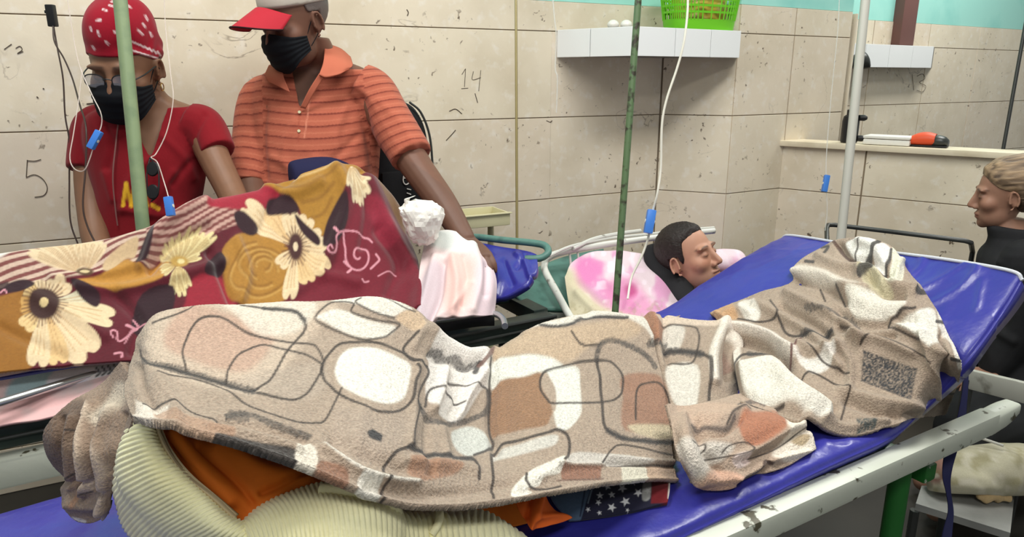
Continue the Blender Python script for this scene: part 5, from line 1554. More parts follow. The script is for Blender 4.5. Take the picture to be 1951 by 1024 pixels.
class Head:
    def __init__(self, origin, ez, ey, scale=1.0, jaw=1.0):
        ez = nrm(ez); ey = nrm(np.asarray(ey) - ez * (np.asarray(ey) @ ez)); ex = np.cross(ey, ez)
        self.R = np.array([ex, ey, ez]); self.o = np.asarray(origin, float); self.s = scale; self.jaw = jaw
        self.c0 = np.array([0, -.005, 0.0])

    def W(self, p): return self.o + self.s * (np.asarray(p) @ self.R)

    def L(self, w): return ((np.asarray(w) - self.o) @ self.R.T) / self.s

    def radius(self, D):
        r = np.full(len(D), .16)
        for _ in range(45):
            r = r - .85 * head_sdf(self.c0 + D * r[:, None], self.jaw)
            r = np.clip(r, .02, .2)
        return r

    def mesh(self, nt=120, nph=150):
        D, Q = sphere_dirs(nt, nph)
        return self.W(self.c0 + D * self.radius(D)[:, None]), Q

    def ear(self, side):
        rings = []
        out = []
        # outer rim as a curved tube, bowl as a thin lens
        base = np.array([.070 * side, -.012, -.014])
        pts = []
        for a in np.linspace(-2.3, 2.5, 16):
            y = .030 * math.cos(a * .93 + .1); z = -.010 - .017 * math.sin(a * .93 + .1) * (1 if a > 0 else .55)
            pts.append(base + np.array([side * (.010 + .006 * (z < -.01)), y, z + .012]))
        out.append(tube(self.W(np.array(pts)), .0042 * self.s, 8, 40))
        out.append(tube(self.W(np.array([base + np.array([side * .006, -.030, .006]), base + np.array([side * .008, -.036, .004])])), [.0075 * self.s, .005 * self.s], 8))
        c = base + np.array([side * .004, 0, -.002])
        V, Q = loft([(self.W(c + np.array([side * x, 0, -.002])), self.s * k * .026 * self.R[1], self.s * k * .016 * self.R[2]) for x, k in ((-.012, 1.0), (-.002, 1.02), (.004, .9))], 20)
        out.append((V, Q))
        return out

    def cover(self, thick, nt=110, nph=140, wobble=None):
        """shell over the head where thick(local surface point, dir) > 0"""
        D, Q = sphere_dirs(nt, nph)
        r = self.radius(D)
        P0 = self.c0 + D * r[:, None]
        t = thick(P0, D)
        keep = t > 0
        if wobble is not None: t = t + wobble(P0)
        Vo = self.W(self.c0 + D * (r + np.maximum(t, .0008))[:, None]); Vi = self.W(self.c0 + D * (r - .002)[:, None])
        n = len(D)
        faces = []
        edge = {}
        for f in Q:
            if all(keep[i] for i in f):
                faces.append(f); faces.append(tuple(i + n for i in f[::-1]))
                for a, b in zip(f, f[1:] + f[:1]):
                    edge[(a, b)] = 1
        for (a, b) in edge:
            if (b, a) not in edge: faces.append((b, a, a + n, b + n))
        nb = {}
        for (a, b) in edge:
            if (b, a) not in edge:
                nb.setdefault(a, []).append(b); nb.setdefault(b, []).append(a)
        bi = [i for i, l in nb.items() if len(l) == 2]
        if bi:
            l0 = np.array([nb[i][0] for i in bi]); l1 = np.array([nb[i][1] for i in bi]); bi = np.array(bi)
            for _ in range(10):
                for A in (Vo, Vi):
                    A[bi] = A[bi] * .4 + (A[l0] + A[l1]) * .3
        V = np.vstack([Vo, Vi]); loc = np.vstack([P0, P0])
        used = np.unique([i for f in faces for i in f])
        mp = -np.ones(len(V), int); mp[used] = np.arange(len(used))
        return V[used], [tuple(int(mp[i]) for i in f) for f in faces], loc[used]


def ring(c, side, up, w, th):
    """ellipse ring: half width w along side, half depth th across (side x up)"""
    s = nrm(side); f = nrm(np.cross(s, up))
    return (np.asarray(c), s * w, f * th)


def px(n, d): return n * d / F


def proj_uv(P):
    q = P - CAM
    d = q @ FW
    return np.stack([975.5 + F * (q @ RT) / d, 512 - F * (q @ UP) / d], 1)


def vnormals(me):
    a = np.empty(len(me.vertices) * 3, np.float32)
    me.vertices.foreach_get('normal', a)
    return a.reshape(-1, 3).astype(float)


def displace(me, fn):
    P = mesh_co(me); N = vnormals(me)
    P = P + N * fn(P, N)[:, None]
    me.vertices.foreach_set('co', P.astype(np.float32).ravel()); me.update()


def cut(me, fn):
    P = mesh_co(me); N = vnormals(me)
    kill = fn(P, N)
    bm = bmesh.new(); bm.from_mesh(me); bm.verts.ensure_lookup_table()
    bmesh.ops.delete(bm, geom=[v for v in bm.verts if kill[v.index]], context='VERTS')
    for _ in range(8):
        upd = []
        for v in bm.verts:
            be = [e for e in v.link_edges if e.is_boundary]
            if len(be) == 2:
                upd.append((v, v.co * .4 + (be[0].other_vert(v).co + be[1].other_vert(v).co) * .3))
        for v, co in upd: v.co = co
    bm.to_mesh(me); bm.free()


def hand(wrist, dr, palm_n, thumb_side, s=1.0, curl=.45):
    """palm, four fingers and a thumb as closed shells"""
    dr = nrm(dr); pn = nrm(palm_n - dr * (palm_n @ dr)); sd = np.cross(dr, pn) * thumb_side
    w = np.asarray(wrist)
    parts = [loft([(w + dr * x * s, sd * a * s, pn * b * s) for x, a, b in ((-.01, .024, .018), (.02, .032, .016), (.055, .041, .014), (.085, .042, .012), (.095, .038, .009))], 18, 12, 2.6)]
    for k, (off, L) in enumerate(((.031, .072), (.011, .080), (-.010, .074), (-.030, .058))):
        p = w + dr * .085 * s + sd * off * s
        d = dr; pts = [p - dr * .015 * s, p]
        for seg, f in ((.45, .6), (.30, 1.0), (.25, .9)):
            ang = curl * f
            d = nrm(d * math.cos(ang) + pn * math.sin(ang)); p = p + d * L * seg * s; pts.append(p)
        parts.append(tube(pts, np.array([.0095, .0095, .009, .008, .0055]) * s, 9, 14))
    p = w + dr * .025 * s + sd * .026 * s
    d = nrm(dr * .6 + sd * .75); pts = [p, p + d * .035 * s]
    d2 = nrm(dr * .9 + sd * .35 + pn * .3); pts += [pts[-1] + d2 * .03 * s, pts[-1] + d2 * .055 * s]
    parts.append(tube(pts, np.array([.013, .012, .010, .006]) * s, 9, 12))
    return parts


def capsule(pts, rs, n=16, sm=16):
    pts = cr(np.asarray(pts, float), sm); rs = cr(np.asarray(rs, float)[:, None], sm)[:, 0]
    a, b = nrm(pts[0] - pts[1]), nrm(pts[-1] - pts[-2])
    k = [(.95, .30), (.75, .66), (.40, .92)]
    P = [pts[0] + a * rs[0] * x for x, _ in k] + list(pts) + [pts[-1] + b * rs[-1] * x for x, _ in k[::-1]]
    R_ = [rs[0] * y for _, y in k] + list(rs) + [rs[-1] * y for _, y in k[::-1]]
    return tube(P, np.array(R_), n)


UPZ = np.array([0, 0, 1.0])
SIDE = np.array([math.cos(.26), math.sin(.26), 0])


def skin_colors(me, base, head, extra=None):
    P = mesh_co(me)
    c = np.empty((len(P), 3)); c[:] = lin(base)
    c *= (1 + .06 * vnoise(P, 18) + .05 * vnoise(P, 60))[:, None]
    if head is not None:
        l = head.L(P)
        al = np.abs(l[:, 0])

        def m(d, soft): return sstep(soft, -soft, d)

        def mix(mask, col):
            c[:] += (lin(col) - c) * mask[:, None]
        b = np.array(base, float)
        front = l[:, 2] > .03
        mix(.45 * m(ell(l * [1, 1, 1], (0, -.073, .088), (.024, .011, .02)), .004) * front, b * [.86, .60, .58])
        mix(.35 * m(np.abs(al - .044) - .016, .02) * m(np.abs(l[:, 1] + .030) - .014, .02) * front, b * [1.02, .80, .74])
        mix(.30 * m(np.linalg.norm((l - [0, -.042, .1]) , axis=1) - .014, .01), b * [1.0, .8, .74])
        mix(.5 * m(np.linalg.norm(np.stack([(al - .031) / 1.5, l[:, 1] - .002], 1), axis=1) - .012, .006) * front, b * [.74, .66, .62])
        # brows and lash lines
        yb = .0215 + .004 * np.cos((al - .030) / .018) - .12 * np.clip(al - .040, 0, 1)
        mix(.8 * m(np.abs(l[:, 1] - yb) - .0028, .003) * m(np.abs(al - .031) - .020, .004) * front, (40, 28, 24))
        yl = -.0065 + 10 * (al - .031) ** 2
        mix(.85 * m(np.abs(l[:, 1] - yl) - .0014, .0018) * m(np.abs(al - .031) - .0145, .003) * front, (38, 26, 24))
        mix(.7 * m(np.abs(l[:, 1] + .0725) - .0012, .0018) * m(al - .021, .003) * front, (96, 50, 44))
        mix(.7 * m(np.linalg.norm((np.stack([al, l[:, 1], l[:, 2]], 1) - [.008, -.0475, .095]), axis=1) - .0045, .002), (70, 40, 36))
        if extra: extra(l, c, mix, m)
    set_col(me, np.clip(c, 0, 1))


def mask_cover(H, parent):
    """cloth mask over nose, mouth and chin with ear loops"""
    cols = []
    for i in range(13):
        a = i / 6.0 - 1
        yt = -.008 - .026 * abs(a) ** 1.6; yb = -.126 + .052 * a * a
        col = []
        for j in range(7):
            b = j / 6.0
            y = yt + (yb - yt) * b
            zc = np.interp(y, [-.13, -.118, -.10, -.075, -.045, -.02, -.005], [.074, .092, .104, .111, .1195, .108, .097])
            x = .073 * math.sin(a * 1.2) / math.sin(1.2)
            z = .026 + (zc - .026) * math.cos(a * math.pi / 2 * .999) ** .55
            col.append((H.W((x, y, z)), 10 * i, 10 * j))
        cols.append(col)
    mk = surf('face_mask', cols, 60, 40, M['mask'], parent, lambda r, p: .0008 * np.sin(r[:, 1] * .55), None, .003)
    for sd in (-1, 1):
        pts = [(.060 * sd, -.040, .022), (.070 * sd, -.010, .004), (.077 * sd, .016, -.012), (.080 * sd, .012, -.026), (.078 * sd, -.012, -.030), (.070 * sd, -.042, -.010), (.062 * sd, -.066, .016)]
        obj('ear_loop', tube(H.W(np.array(pts)), .0014, 6, 40), M['mask'], mk)
    return mk


# ------------------------------------------------------------------ woman in red
wd0 = 1.97
woman = empty('person', PD(285, 600, 2.0) * [1, 1, 0], 'woman in red shirt, red bandana, glasses and black mask by the sage pole', 'person')
HW = Head(PD(237, 128, 1.88), nrm(.06 * RT - .95 * np.array([0, 1, 0]) - .30 * UPZ), nrm(UPZ + .03 * RT), 1.02)
S_ = SIDE
torso = [ring(PD(286, 640, 2.02), S_, UPZ, .150, .11), ring(PD(286, 520, 2.02), S_, UPZ, .135, .10), ring(PD(284, 430, 2.02), S_, UPZ, .125, .095), ring(PD(284, 330, 2.01), S_, UPZ, .142, .105), ring(PD(284, 262, 2.00), S_, UPZ, .155, .095),
         ring(PD(284, 222, 1.99), S_, UPZ, .150, .072), ring(PD(283, 203, 1.98), S_, UPZ, .112, .060), ring(PD(277, 184, 1.96), S_, UPZ, .060, .051), ring(PD(262, 150, 1.93), S_, UPZ, .048, .048)]
ra = [PD(182, 240, 2.0), PD(172, 320, 1.98), PD(174, 400, 1.95), PD(186, 470, 1.90), PD(215, 540, 1.82)]
la = [PD(385, 245, 2.0), PD(410, 305, 1.97), PD(444, 375, 1.92), PD(455, 420, 1.86), PD(420, 480, 1.78)]
parts = [HW.mesh(), loft(torso, 32, 40), capsule(ra, [.048, .042, .036, .034, .026]), capsule(la, [.050, .042, .037, .036, .026])]
parts += HW.ear(1) + HW.ear(-1)
parts += hand(ra[-1], ra[-1] - ra[-2], -UPZ, 1, .92) + hand(la[-1], la[-1] - la[-2], -UPZ, -1, .92)
wlegs = []
# lap: thighs on a chair, hidden behind the bed
for s in (-1, 1):
    hip = PD(286, 640, 2.02) + S_ * .08 * s; kn = hip + np.array([.12, -.22, -.02]) * 1.0
    kn = hip - E2 * .09 + E1 * .02 * s - UPZ * .09
    wlegs.append([hip - UPZ * .02, kn, kn * [1, 1, 0] + E2 * .10 + UPZ * .07])
    parts.append(capsule(wlegs[-1], [.080, .060, .040]))
    parts.append(capsule([wlegs[-1][2], wlegs[-1][2] - E2 * .13 - UPZ * .035], [.036, .028]))
body = fuse(parts, .0038, 3)
skin_colors(body, (126, 90, 68), HW)
link('body', body, woman, M['skin'])


jean = mat('dark_jeans', (48, 56, 78), .85, .15, bump=(200, .3, .001))
link('trousers', fuse([capsule(l, [.096, .076, .054]) for l in wlegs], .007, 3), woman, jean)


def wred(me):
    P = mesh_co(me); ref = proj_uv(P)
    p = Paint(ref, (124, 18, 28))
    p.c *= (1 + .10 * vnoise(P, 9))[:, None]
    Y = (222, 172, 44)
    for pts in ([(234, 392), (240, 350)], [(240, 350), (250, 392)], [(250, 392), (257, 352)]): p.stroke(pts, 7, Y, 1.3, .95)
    for pts in ([(258, 393), (272, 352)], [(272, 352), (280, 393)], [(263, 378), (277, 378)]): p.stroke(pts, 7, Y, 1.3, .95)
    p.stroke([(290, 391), (302, 398)], 8, Y, 1.3, .8)
    set_col(me, np.clip(p.c, 0, 1))


shirt = [(c, x * 1.07, y * 1.10) for c, x, y in torso[:7]]
sl = tube([PD(205, 238, 2.0), PD(180, 250, 2.0), PD(168, 325, 1.98)], [.060, .060, .054], 16, 16)
sr = tube([PD(360, 238, 2.0), PD(388, 248, 2.0), PD(414, 292, 1.975)], [.062, .062, .052], 16, 16)
me = fuse([loft(shirt, 36, 44), sl, sr], .0042, 16)
fr = ridges([([(290, 300), (250, 340), (230, 400)], 9, .006), ([(330, 330), (300, 380), (270, 420)], 9, .006), ([(360, 310), (330, 350)], 7, -.006), ([(390, 220), (370, 260), (378, 300)], 7, -.007), ([(200, 240), (215, 280), (205, 320)], 7, -.007), ([(240, 400), (300, 410), (350, 400)], 8, .006), ([(310, 260), (350, 300), (370, 340)], 8, .005), ([(200, 330), (215, 380)], 7, .005)])
displace(me, lambda P, N: (fr(proj_uv(P), P) + .003 * vnoise(P, 14)) * (N @ -FW > -.2))


def vneck(P, N):
    r = proj_uv(P)
    d = (r[:, 1] - 300) / -100.0                # 0 at the tip of the V, 1 at the shoulder line
    w = np.clip(d, 0, 1.3) * 40
    return ((np.abs(r[:, 0] - (286 - 6 * d)) < w) & (r[:, 1] < 300) & (r[:, 1] > 150) & ((P - PD(286, 230, 1.98)) @ np.array([0, 1, 0]) < .01)) | (P[:, 2] > PD(283, 196, 1.98)[2])


cut(me, vneck)
wred(me)
link('shirt', me, woman, M['fabric'])
# bandana: puffed cap over the hair, tied low
def band_th(P, D):
    line = .046 + .10 * P[:, 0] * 0 - .55 * np.clip(.045 - P[:, 2], 0, .2)
    k = P[:, 1] - line
    puff = .007 + .036 * sstep(.05, .12, P[:, 1]) + .010 * sstep(.02, -.06, P[:, 2])
    return np.where(k > 0, .006 + (puff - .006) * sstep(0, .03, k), -1)
V, Q, loc = HW.cover(band_th, 130, 150, lambda p: .0020 * np.sin(p[:, 0] * 90 + p[:, 1] * 160 + 3 * np.sin(p[:, 2] * 60)) * sstep(.12, .04, p[:, 1]) * sstep(0, .05, p[:, 0]) + .002 * vnoise(p, 30))
me = mesh_np('bandana', V, Q)
p = Paint(proj_uv(mesh_co(me)), (148, 18, 38))
for s in ([(208, 10), (216, 12)], [(196, 18), (203, 20)], [(184, 39), (192, 38)], [(186, 60), (189, 68)], [(218, 61), (225, 64)], [(243, 10), (248, 14)], [(277, 30), (281, 38)], [(273, 46), (277, 52)], [(263, 57), (272, 66)], [(212, 3), (220, 2)], [(172, 52), (174, 58)], [(176, 88), (180, 94)], [(202, 80), (206, 84)], [(286, 62), (290, 70)]):
    p.stroke(s, 3.6, (236, 222, 222), 1.2, .95)
    p.stroke(s, 1.6, (170, 40, 56), .6, .7)
for k in range(7):
    p.stroke([(252 + 8 * k, 80 + 3 * k), (258 + 8 * k, 82 + 4 * k)], 3, (232, 214, 214), 1, .85)
    p.stroke([(250 + 8 * k, 95 + 2.6 * k), (256 + 8 * k, 98 + 2.4 * k)], 3, (232, 214, 214), 1, .85)
set_col(me, p.c)
link('bandana', me, woman, M['fabric'])
mask_cover(HW, woman)
# spectacles
sp = empty('spectacles', HW.W((0, 0, .11)))
sp.parent = woman; sp.matrix_parent_inverse = Matrix.Translation(Vector(woman.location)).inverted()
for sd in (-1, 1):
    an = np.linspace(0, 2 * math.pi, 25)
    rim = np.stack([sd * .034 + .025 * np.sign(np.cos(an)) * np.abs(np.cos(an)) ** .8, -.006 + .017 * np.sign(np.sin(an)) * np.abs(np.sin(an)) ** .8, .104 - .25 * np.abs(sd * .034 + .025 * np.cos(an)) ** 1.0 * .5], 1)
    obj('rim', tube(HW.W(rim), .0016, 6), M['black_plastic'], sp)
    Vl = HW.W(rim[:-1] * [1, 1, 1]); obj('lens', (np.vstack([Vl, Vl + HW.R[2] * .001]), [tuple(range(24)), tuple(range(47, 23, -1))]), M['lens'], sp, False)
    obj('temple', tube(HW.W(np.array([(sd * .060, -.002, .094), (sd * .074, .002, .06), (sd * .079, .004, .0), (sd * .078, -.008, -.022)])), .0018, 6, 20), M['black_plastic'], sp)
obj('bridge', tube(HW.W(np.array([(-.010, .0, .107), (0, .003, .110), (.010, .0, .107)])), .0016, 6, 8), M['black_plastic'], sp)
# hair below the bandana and an earring
V, Q, loc = HW.cover(lambda P, D: np.where((P[:, 2] < -.020) & (P[:, 1] < .03) & (P[:, 1] > -.085), .010, -1), 80, 100, lambda p: .002 * vnoise(p, 90))
me = mesh_np('hair', V, Q, True, np.tile(lin((70, 48, 38)), (len(V), 1))); link('hair', me, woman, M['hair'])
obj('earring', tube(HW.W(np.array([(.082 + .0 * math.cos(a), -.052 + .010 * math.cos(a), -.006 + .010 * math.sin(a)) for a in np.linspace(0, 6.28, 20)])), .0014, 6), M['gold'], woman)
# sunglasses hooked on the neckline, and a cord round the neck
sg = empty('sunglasses', PD(294, 340, 1.86)); sg.parent = woman; sg.matrix_parent_inverse = Matrix.Translation(Vector(woman.location)).inverted()
for (u, v) in ((291, 322), (291, 366)):
    c = PD(u, v, 1.875)
    obj('dark_lens', loft([(c - FW * x, RT * .017 * k, UP * .020 * k) for x, k in ((-.002, .9), (0, 1), (.003, .85), (.004, .3))], 20), M['black_plastic'], sg)
obj('frame', tube([PD(286, 302, 1.89), PD(300, 318, 1.875), PD(303, 345, 1.872), PD(300, 372, 1.872), PD(288, 384, 1.88)], .0022, 8, 24), M['black_plastic'], sg)
obj('frame', tube([PD(286, 300, 1.90), PD(280, 330, 1.876), PD(281, 368, 1.876)], .0018, 8, 14), M['black_plastic'], sg)
obj('neck_cord', tube([PD(*q) for q in [(246, 200, 1.95), (228, 225, 1.905), (220, 280, 1.885), (215, 340, 1.885), (220, 400, 1.90), (224, 430, 1.91)]], .0020, 6, 40), mat('grey_cord', (126, 84, 80), .6, .3), woman)

# ------------------------------------------------------------------ man in striped polo
man = empty('person', PD(600, 560, 2.2) * [1, 1, 0], 'man in orange striped polo shirt, red billed cap and black mask', 'person')
HM = Head(PD(561, 40, 2.08), nrm(-.58 * RT - .76 * np.array([0, 1, 0]) - .32 * UPZ), nrm(UPZ + .02 * RT), 1.03)
mt = [ring(PD(602, 640, 2.24), S_, UPZ, .185, .13), ring(PD(604, 520, 2.24), S_, UPZ, .178, .125), ring(PD(606, 420, 2.25), S_, UPZ, .172, .125), ring(PD(604, 300, 2.25), S_, UPZ, .185, .13), ring(PD(604, 215, 2.24), S_, UPZ, .195, .115),
      ring(PD(606, 160, 2.23), S_, UPZ, .185, .087), ring(PD(610, 132, 2.22), S_, UPZ, .140, .068), ring(PD(606, 110, 2.18), S_, UPZ, .068, .058), ring(PD(590, 72, 2.13), S_, UPZ, .056, .056)]
lm = [PD(498, 190, 2.22), PD(482, 270, 2.20), PD(478, 345, 2.16), PD(492, 400, 2.08), PD(520, 450, 1.98)]
rm = [PD(708, 175, 2.22), PD(745, 240, 2.19), PD(795, 320, 2.14), PD(845, 390, 2.08), PD(885, 455, 2.02)]
parts = [HM.mesh(), loft(mt, 34, 44), capsule(lm, [.055, .050, .043, .040, .030]), capsule(rm, [.060, .056, .048, .042, .030])] + HM.ear(1) + HM.ear(-1)
mlegs = []
parts += hand(lm[-1], lm[-1] - lm[-2], -UPZ, 1) + hand(rm[-1], (rm[-1] - rm[-2]) * [1, 1, .6], -UPZ - E2 * .2, -1)
for s in (-1, 1):
    hip = PD(602, 640, 2.24) + S_ * .09 * s; kn = hip - E2 * .10 + E1 * .03 * s - UPZ * .08
    mlegs.append([hip - UPZ * .02, kn, kn * [1, 1, 0] + E2 * .10 + UPZ * .07])
    parts.append(capsule(mlegs[-1], [.086, .066, .044]))
    parts.append(capsule([mlegs[-1][2], mlegs[-1][2] - E2 * .14 - UPZ * .035], [.038, .030]))
body = fuse(parts, .0038, 3)


def mbeard(l, c, mix, m):
    mix(.22 * m(l[:, 1] + .05, .02) * (l[:, 2] > 0), (70, 58, 52))


skin_colors(body, (116, 80, 64), HM, mbeard)
link('body', body, man, M['skin'])
link('trousers', fuse([capsule(l, [.102, .082, .058]) for l in mlegs], .007, 3), man, jean)
polo = [(c, x * 1.06, y * 1.09) for c, x, y in mt[:7]]
slL = tube([PD(520, 180, 2.22), PD(494, 195, 2.22), PD(480, 280, 2.19), PD(478, 350, 2.16)], [.066, .066, .060, .054], 16, 16)
slR = tube([PD(685, 165, 2.22), PD(712, 180, 2.22), PD(748, 240, 2.19), PD(785, 300, 2.145)], [.074, .074, .070, .066], 16, 16)
me = fuse([loft(polo, 40, 50), slL, slR], .0042, 14)
fr = ridges([([(690, 190), (700, 250), (715, 330)], 9, -.010), ([(660, 200), (640, 260), (650, 330)], 9, .006), ([(505, 200), (500, 260), (505, 340)], 7, -.009), ([(560, 230), (540, 290), (560, 350)], 9, .005), ([(720, 190), (760, 230), (790, 280)], 8, .005), ([(600, 300), (640, 330), (690, 320)], 9, .006), ([(520, 300), (560, 320), (600, 310)], 8, .005), ([(680, 260), (640, 300), (600, 340)], 8, -.005), ([(640, 150), (690, 170), (720, 210)], 8, .004)])
displace(me, lambda P, N: (fr(proj_uv(P), P) + .003 * vnoise(P, 12)) * (N @ -FW > -.2))


def mneck(P, N):
    r = proj_uv(P)
    d = (r[:, 1] - 205) / -100.0
    w = np.clip(d, 0, 1.2) * 38
    return ((np.abs(r[:, 0] - (572 + 18 * d)) < w) & (r[:, 1] < 205) & (r[:, 1] > 60) & ((P - PD(604, 150, 2.23)) @ np.array([0, 1, 0]) < .0)) | (P[:, 2] > PD(610, 121, 2.22)[2])


cut(me, mneck)
P = mesh_co(me); ref = proj_uv(P)
axR = nrm(PD(785, 300, 2.145) - PD(700, 160, 2.22)); axL = nrm(PD(478, 350, 2.16) - PD(505, 185, 2.22))
q = P[:, 2].copy() + .012 * np.cos((ref[:, 0] - 590) / 60)
inR = sstep(0, 14, (ref[:, 0] - 690) - (ref[:, 1] - 200) * .10)
inL = sstep(0, 10, (506 - ref[:, 0]) + (ref[:, 1] - 250) * .02)
qr = -(P - PD(700, 160, 2.22)) @ (axR * .75 - UPZ * .5) + PD(700, 160, 2.22)[2]
ql = -(P - PD(505, 185, 2.22)) @ axL + PD(505, 185, 2.22)[2] - .02
q = np.where(inR > .5, qr, np.where(inL > .5, ql, q))
ph = (q / .0345 + .2 * vnoise(P, 6) * .3) % 1
p = Paint(ref, (178, 98, 76))
p.c *= (1 + .06 * vnoise(P, 10))[:, None]
p.mix(.55 * sstep(.35, .95, ph), (152, 78, 62))
p.mix(.85 * sstep(.80, .90, ph) * sstep(1.0, .96, ph), (110, 46, 38))
p.mix(.40 * sstep(.30, .36, ph) * sstep(.46, .40, ph), (206, 128, 100))
p.stroke([(572, 200), (568, 270)], 2.5, (150, 70, 54), 1.2, .6); p.stroke([(590, 190), (580, 262)], 2, (232, 156, 128), 1.2, .6)
set_col(me, np.clip(p.c, 0, 1))
link('polo_shirt', me, man, M['fabric'])
polo_or = mat('polo_collar', (188, 106, 82), .85, .15, bump=(300, .25, .001))
cl = [[(620, 84, 2.13), (616, 118, 2.09), (608, 142, 2.07)], [(634, 86, 2.16), (636, 118, 2.10), (622, 147, 2.075)], [(652, 94, 2.20), (658, 122, 2.12), (648, 140, 2.09)], [(668, 108, 2.24), (672, 124, 2.15), (664, 132, 2.12)]]
surf('collar', [[(PD(*c), c[0], c[1]) for c in cc] for cc in cl], 24, 20, polo_or, man, lambda r, p: .001 * vnoise(p, 30), None, .004)
cl = [[(512, 124, 2.15), (505, 142, 2.12), (512, 156, 2.11)], [(524, 122, 2.12), (524, 146, 2.09), (532, 166, 2.085)], [(536, 130, 2.10), (542, 152, 2.085), (552, 176, 2.085)]]
surf('collar', [[(PD(*c), c[0], c[1]) for c in cc] for cc in cl], 20, 18, polo_or, man, lambda r, p: .001 * vnoise(p, 30), None, .004)
cl = [[(612, 150, 2.085), (606, 165, 2.09), (600, 180, 2.10)], [(604, 146, 2.08), (596, 164, 2.085), (590, 182, 2.10)]]
surf('placket', [[(PD(608, 140, 2.075), 0, 0), (PD(588, 172, 2.085), 0, 1), (PD(572, 205, 2.105), 0, 2)], [(PD(618, 146, 2.08), 1, 0), (PD(598, 178, 2.09), 1, 1), (PD(582, 208, 2.108), 1, 2)]], 6, 16, polo_or, man, lambda r, p: 0 * r[:, 0], None, .003)
for u, v in ((571, 214), (570, 250)):
    c = PD(u, v, 2.112); obj('button', tube([c, c - FW * .004], .0045, 10), M['ivory'], man)
mask_cover(HM, man)
# hair rim and cap
V, Q, loc = HM.cover(lambda P, D: np.where((P[:, 2] < .006 + .2 * (P[:, 1] - .02)) & (P[:, 1] < .06) & (P[:, 1] > np.interp(P[:, 2], [-.08, -.02, .01], [-.07, -.03, -.005])) & ~((np.abs(P[:, 0]) > .055) & (P[:, 2] > -.035) & (P[:, 1] < .018)), .004, -1), 90, 110, lambda p: .001 * vnoise(p, 120))
link('hair', mesh_np('hair', V, Q, True, np.tile(lin((104, 92, 88)), (len(V), 1))), man, M['hair'])
capm = mat('cap_cloth', (190, 182, 170), .85, .15, bump=(300, .3, .001)); redm = mat('cap_bill_cloth', (174, 36, 50), .7, .2, bump=(300, .3, .001))
cp = empty('cap', HM.W((0, .06, .09))); cp.parent = man; cp.matrix_parent_inverse = Matrix.Translation(Vector(man.location)).inverted()
def cap_th(P, D):
    k = P[:, 1] - (.048 - .10 * (.09 - P[:, 2]))
    return np.where(k > 0, .007 + .014 * sstep(.02, .09, P[:, 1]), -1)
V, Q, loc = HM.cover(cap_th, 90, 110)
link('crown', mesh_np('crown', V, Q), cp, capm)
ncol, nrow = 25, 9
cols = []
for i in range(ncol):
    a = (i / (ncol - 1) - .5) * 2            # -1..1 across
    x0 = .072 * a; z0 = .094 * math.sqrt(max(0, 1 - (a * .86) ** 2)) + .006
    col = []
    for j in range(nrow):
        f = j / (nrow - 1)
        z = z0 + f * .096 * math.sqrt(max(.0, 1 - .75 * a * a))
        x = x0 * (1 + .06 * f)
        y = .064 - .026 * f - .036 * a * a
        col.append((HM.W((x, y, z)), i, j))
    cols.append(col)
surf('bill', cols, 50, 18, redm, cp, lambda r, p: 0 * r[:, 0], None, .004)
obj('bill_edge', tube([c[-1][0] for c in cols], .0026, 6), mat('cap_bill_edge', (52, 24, 26), .8, .2), cp)

# black backpack behind the man
c = PD(748, 300, 2.44)
bp = empty('backpack', c - [0, 0, .2], 'black backpack leaning on the wall behind the striped polo shirt', 'backpack')
V, Q = loft([(c + UPZ * z + E1 * x, E1 * w, E2 * d) for z, x, w, d in ((-.22, 0, .11, .05), (-.20, 0, .125, .06), (-.05, 0, .125, .062), (.08, 0, .115, .055), (.155, -.01, .09, .045), (.185, -.02, .055, .03), (.19, -.02, .02, .01))], 30, 40, 3.2)
obj('pack_body', (V + .004 * vnoise(V, 10)[:, None], Q), M['black_cloth'], bp)
fc = c - E2 * .062
obj('front_pocket', box(fc + E1 * .02 + UPZ * -.12, (.18, .03, .16), AX, .014), M['black_cloth'], bp)
obj('piping', tube([c + E1 * x + UPZ * z - E2 * .046 for x, z in ((.126, -.18), (.128, -.05), (.12, .07), (.09, .15), (.05, .185))], .004, 8, 30), M['dark_metal'], bp)
e6 = [(776, 322), (770, 332), (768, 345), (773, 352), (780, 347), (778, 338), (770, 340)]
obj('emblem', tube([PT(u, v, (fc @ E2) - .018) for u, v in e6], .0022, 6, 30), M['white_plastic'], bp)
obj('emblem', merge([tube([PT(775, 360, (fc @ E2) - .018), PT(783, 362, (fc @ E2) - .018)], .002, 6), tube([PT(775, 368, (fc @ E2) - .018), PT(783, 371, (fc @ E2) - .018)], .002, 6)]), M['white_plastic'], bp)
# the chairs the two visitors sit on
chm = mat('chair_plastic', (70, 74, 80), .5, .4)
for who, c0, lab in (('w', PD(286, 640, 2.02), 'grey plastic chair under the woman in red'), ('m', PD(602, 640, 2.24), 'grey plastic chair under the man in striped polo')):
    b = c0 * [1, 1, 0]
    ch = empty('chair', b, lab, 'chair')
    zz = c0[2] - .105
    obj('seat', box(b - E2 * .08 + UPZ * (zz - .015), (.36, .34, .03), AX, .01), chm, ch)
    for sx in (-1, 1):
        for sy in (-1, 1):
            obj('leg', tube([b - E2 * .08 + E1 * .15 * sx + E2 * .14 * sy + UPZ * (zz - .02), b - E2 * .08 + E1 * .16 * sx + E2 * .15 * sy], .012, 10), chm, ch)

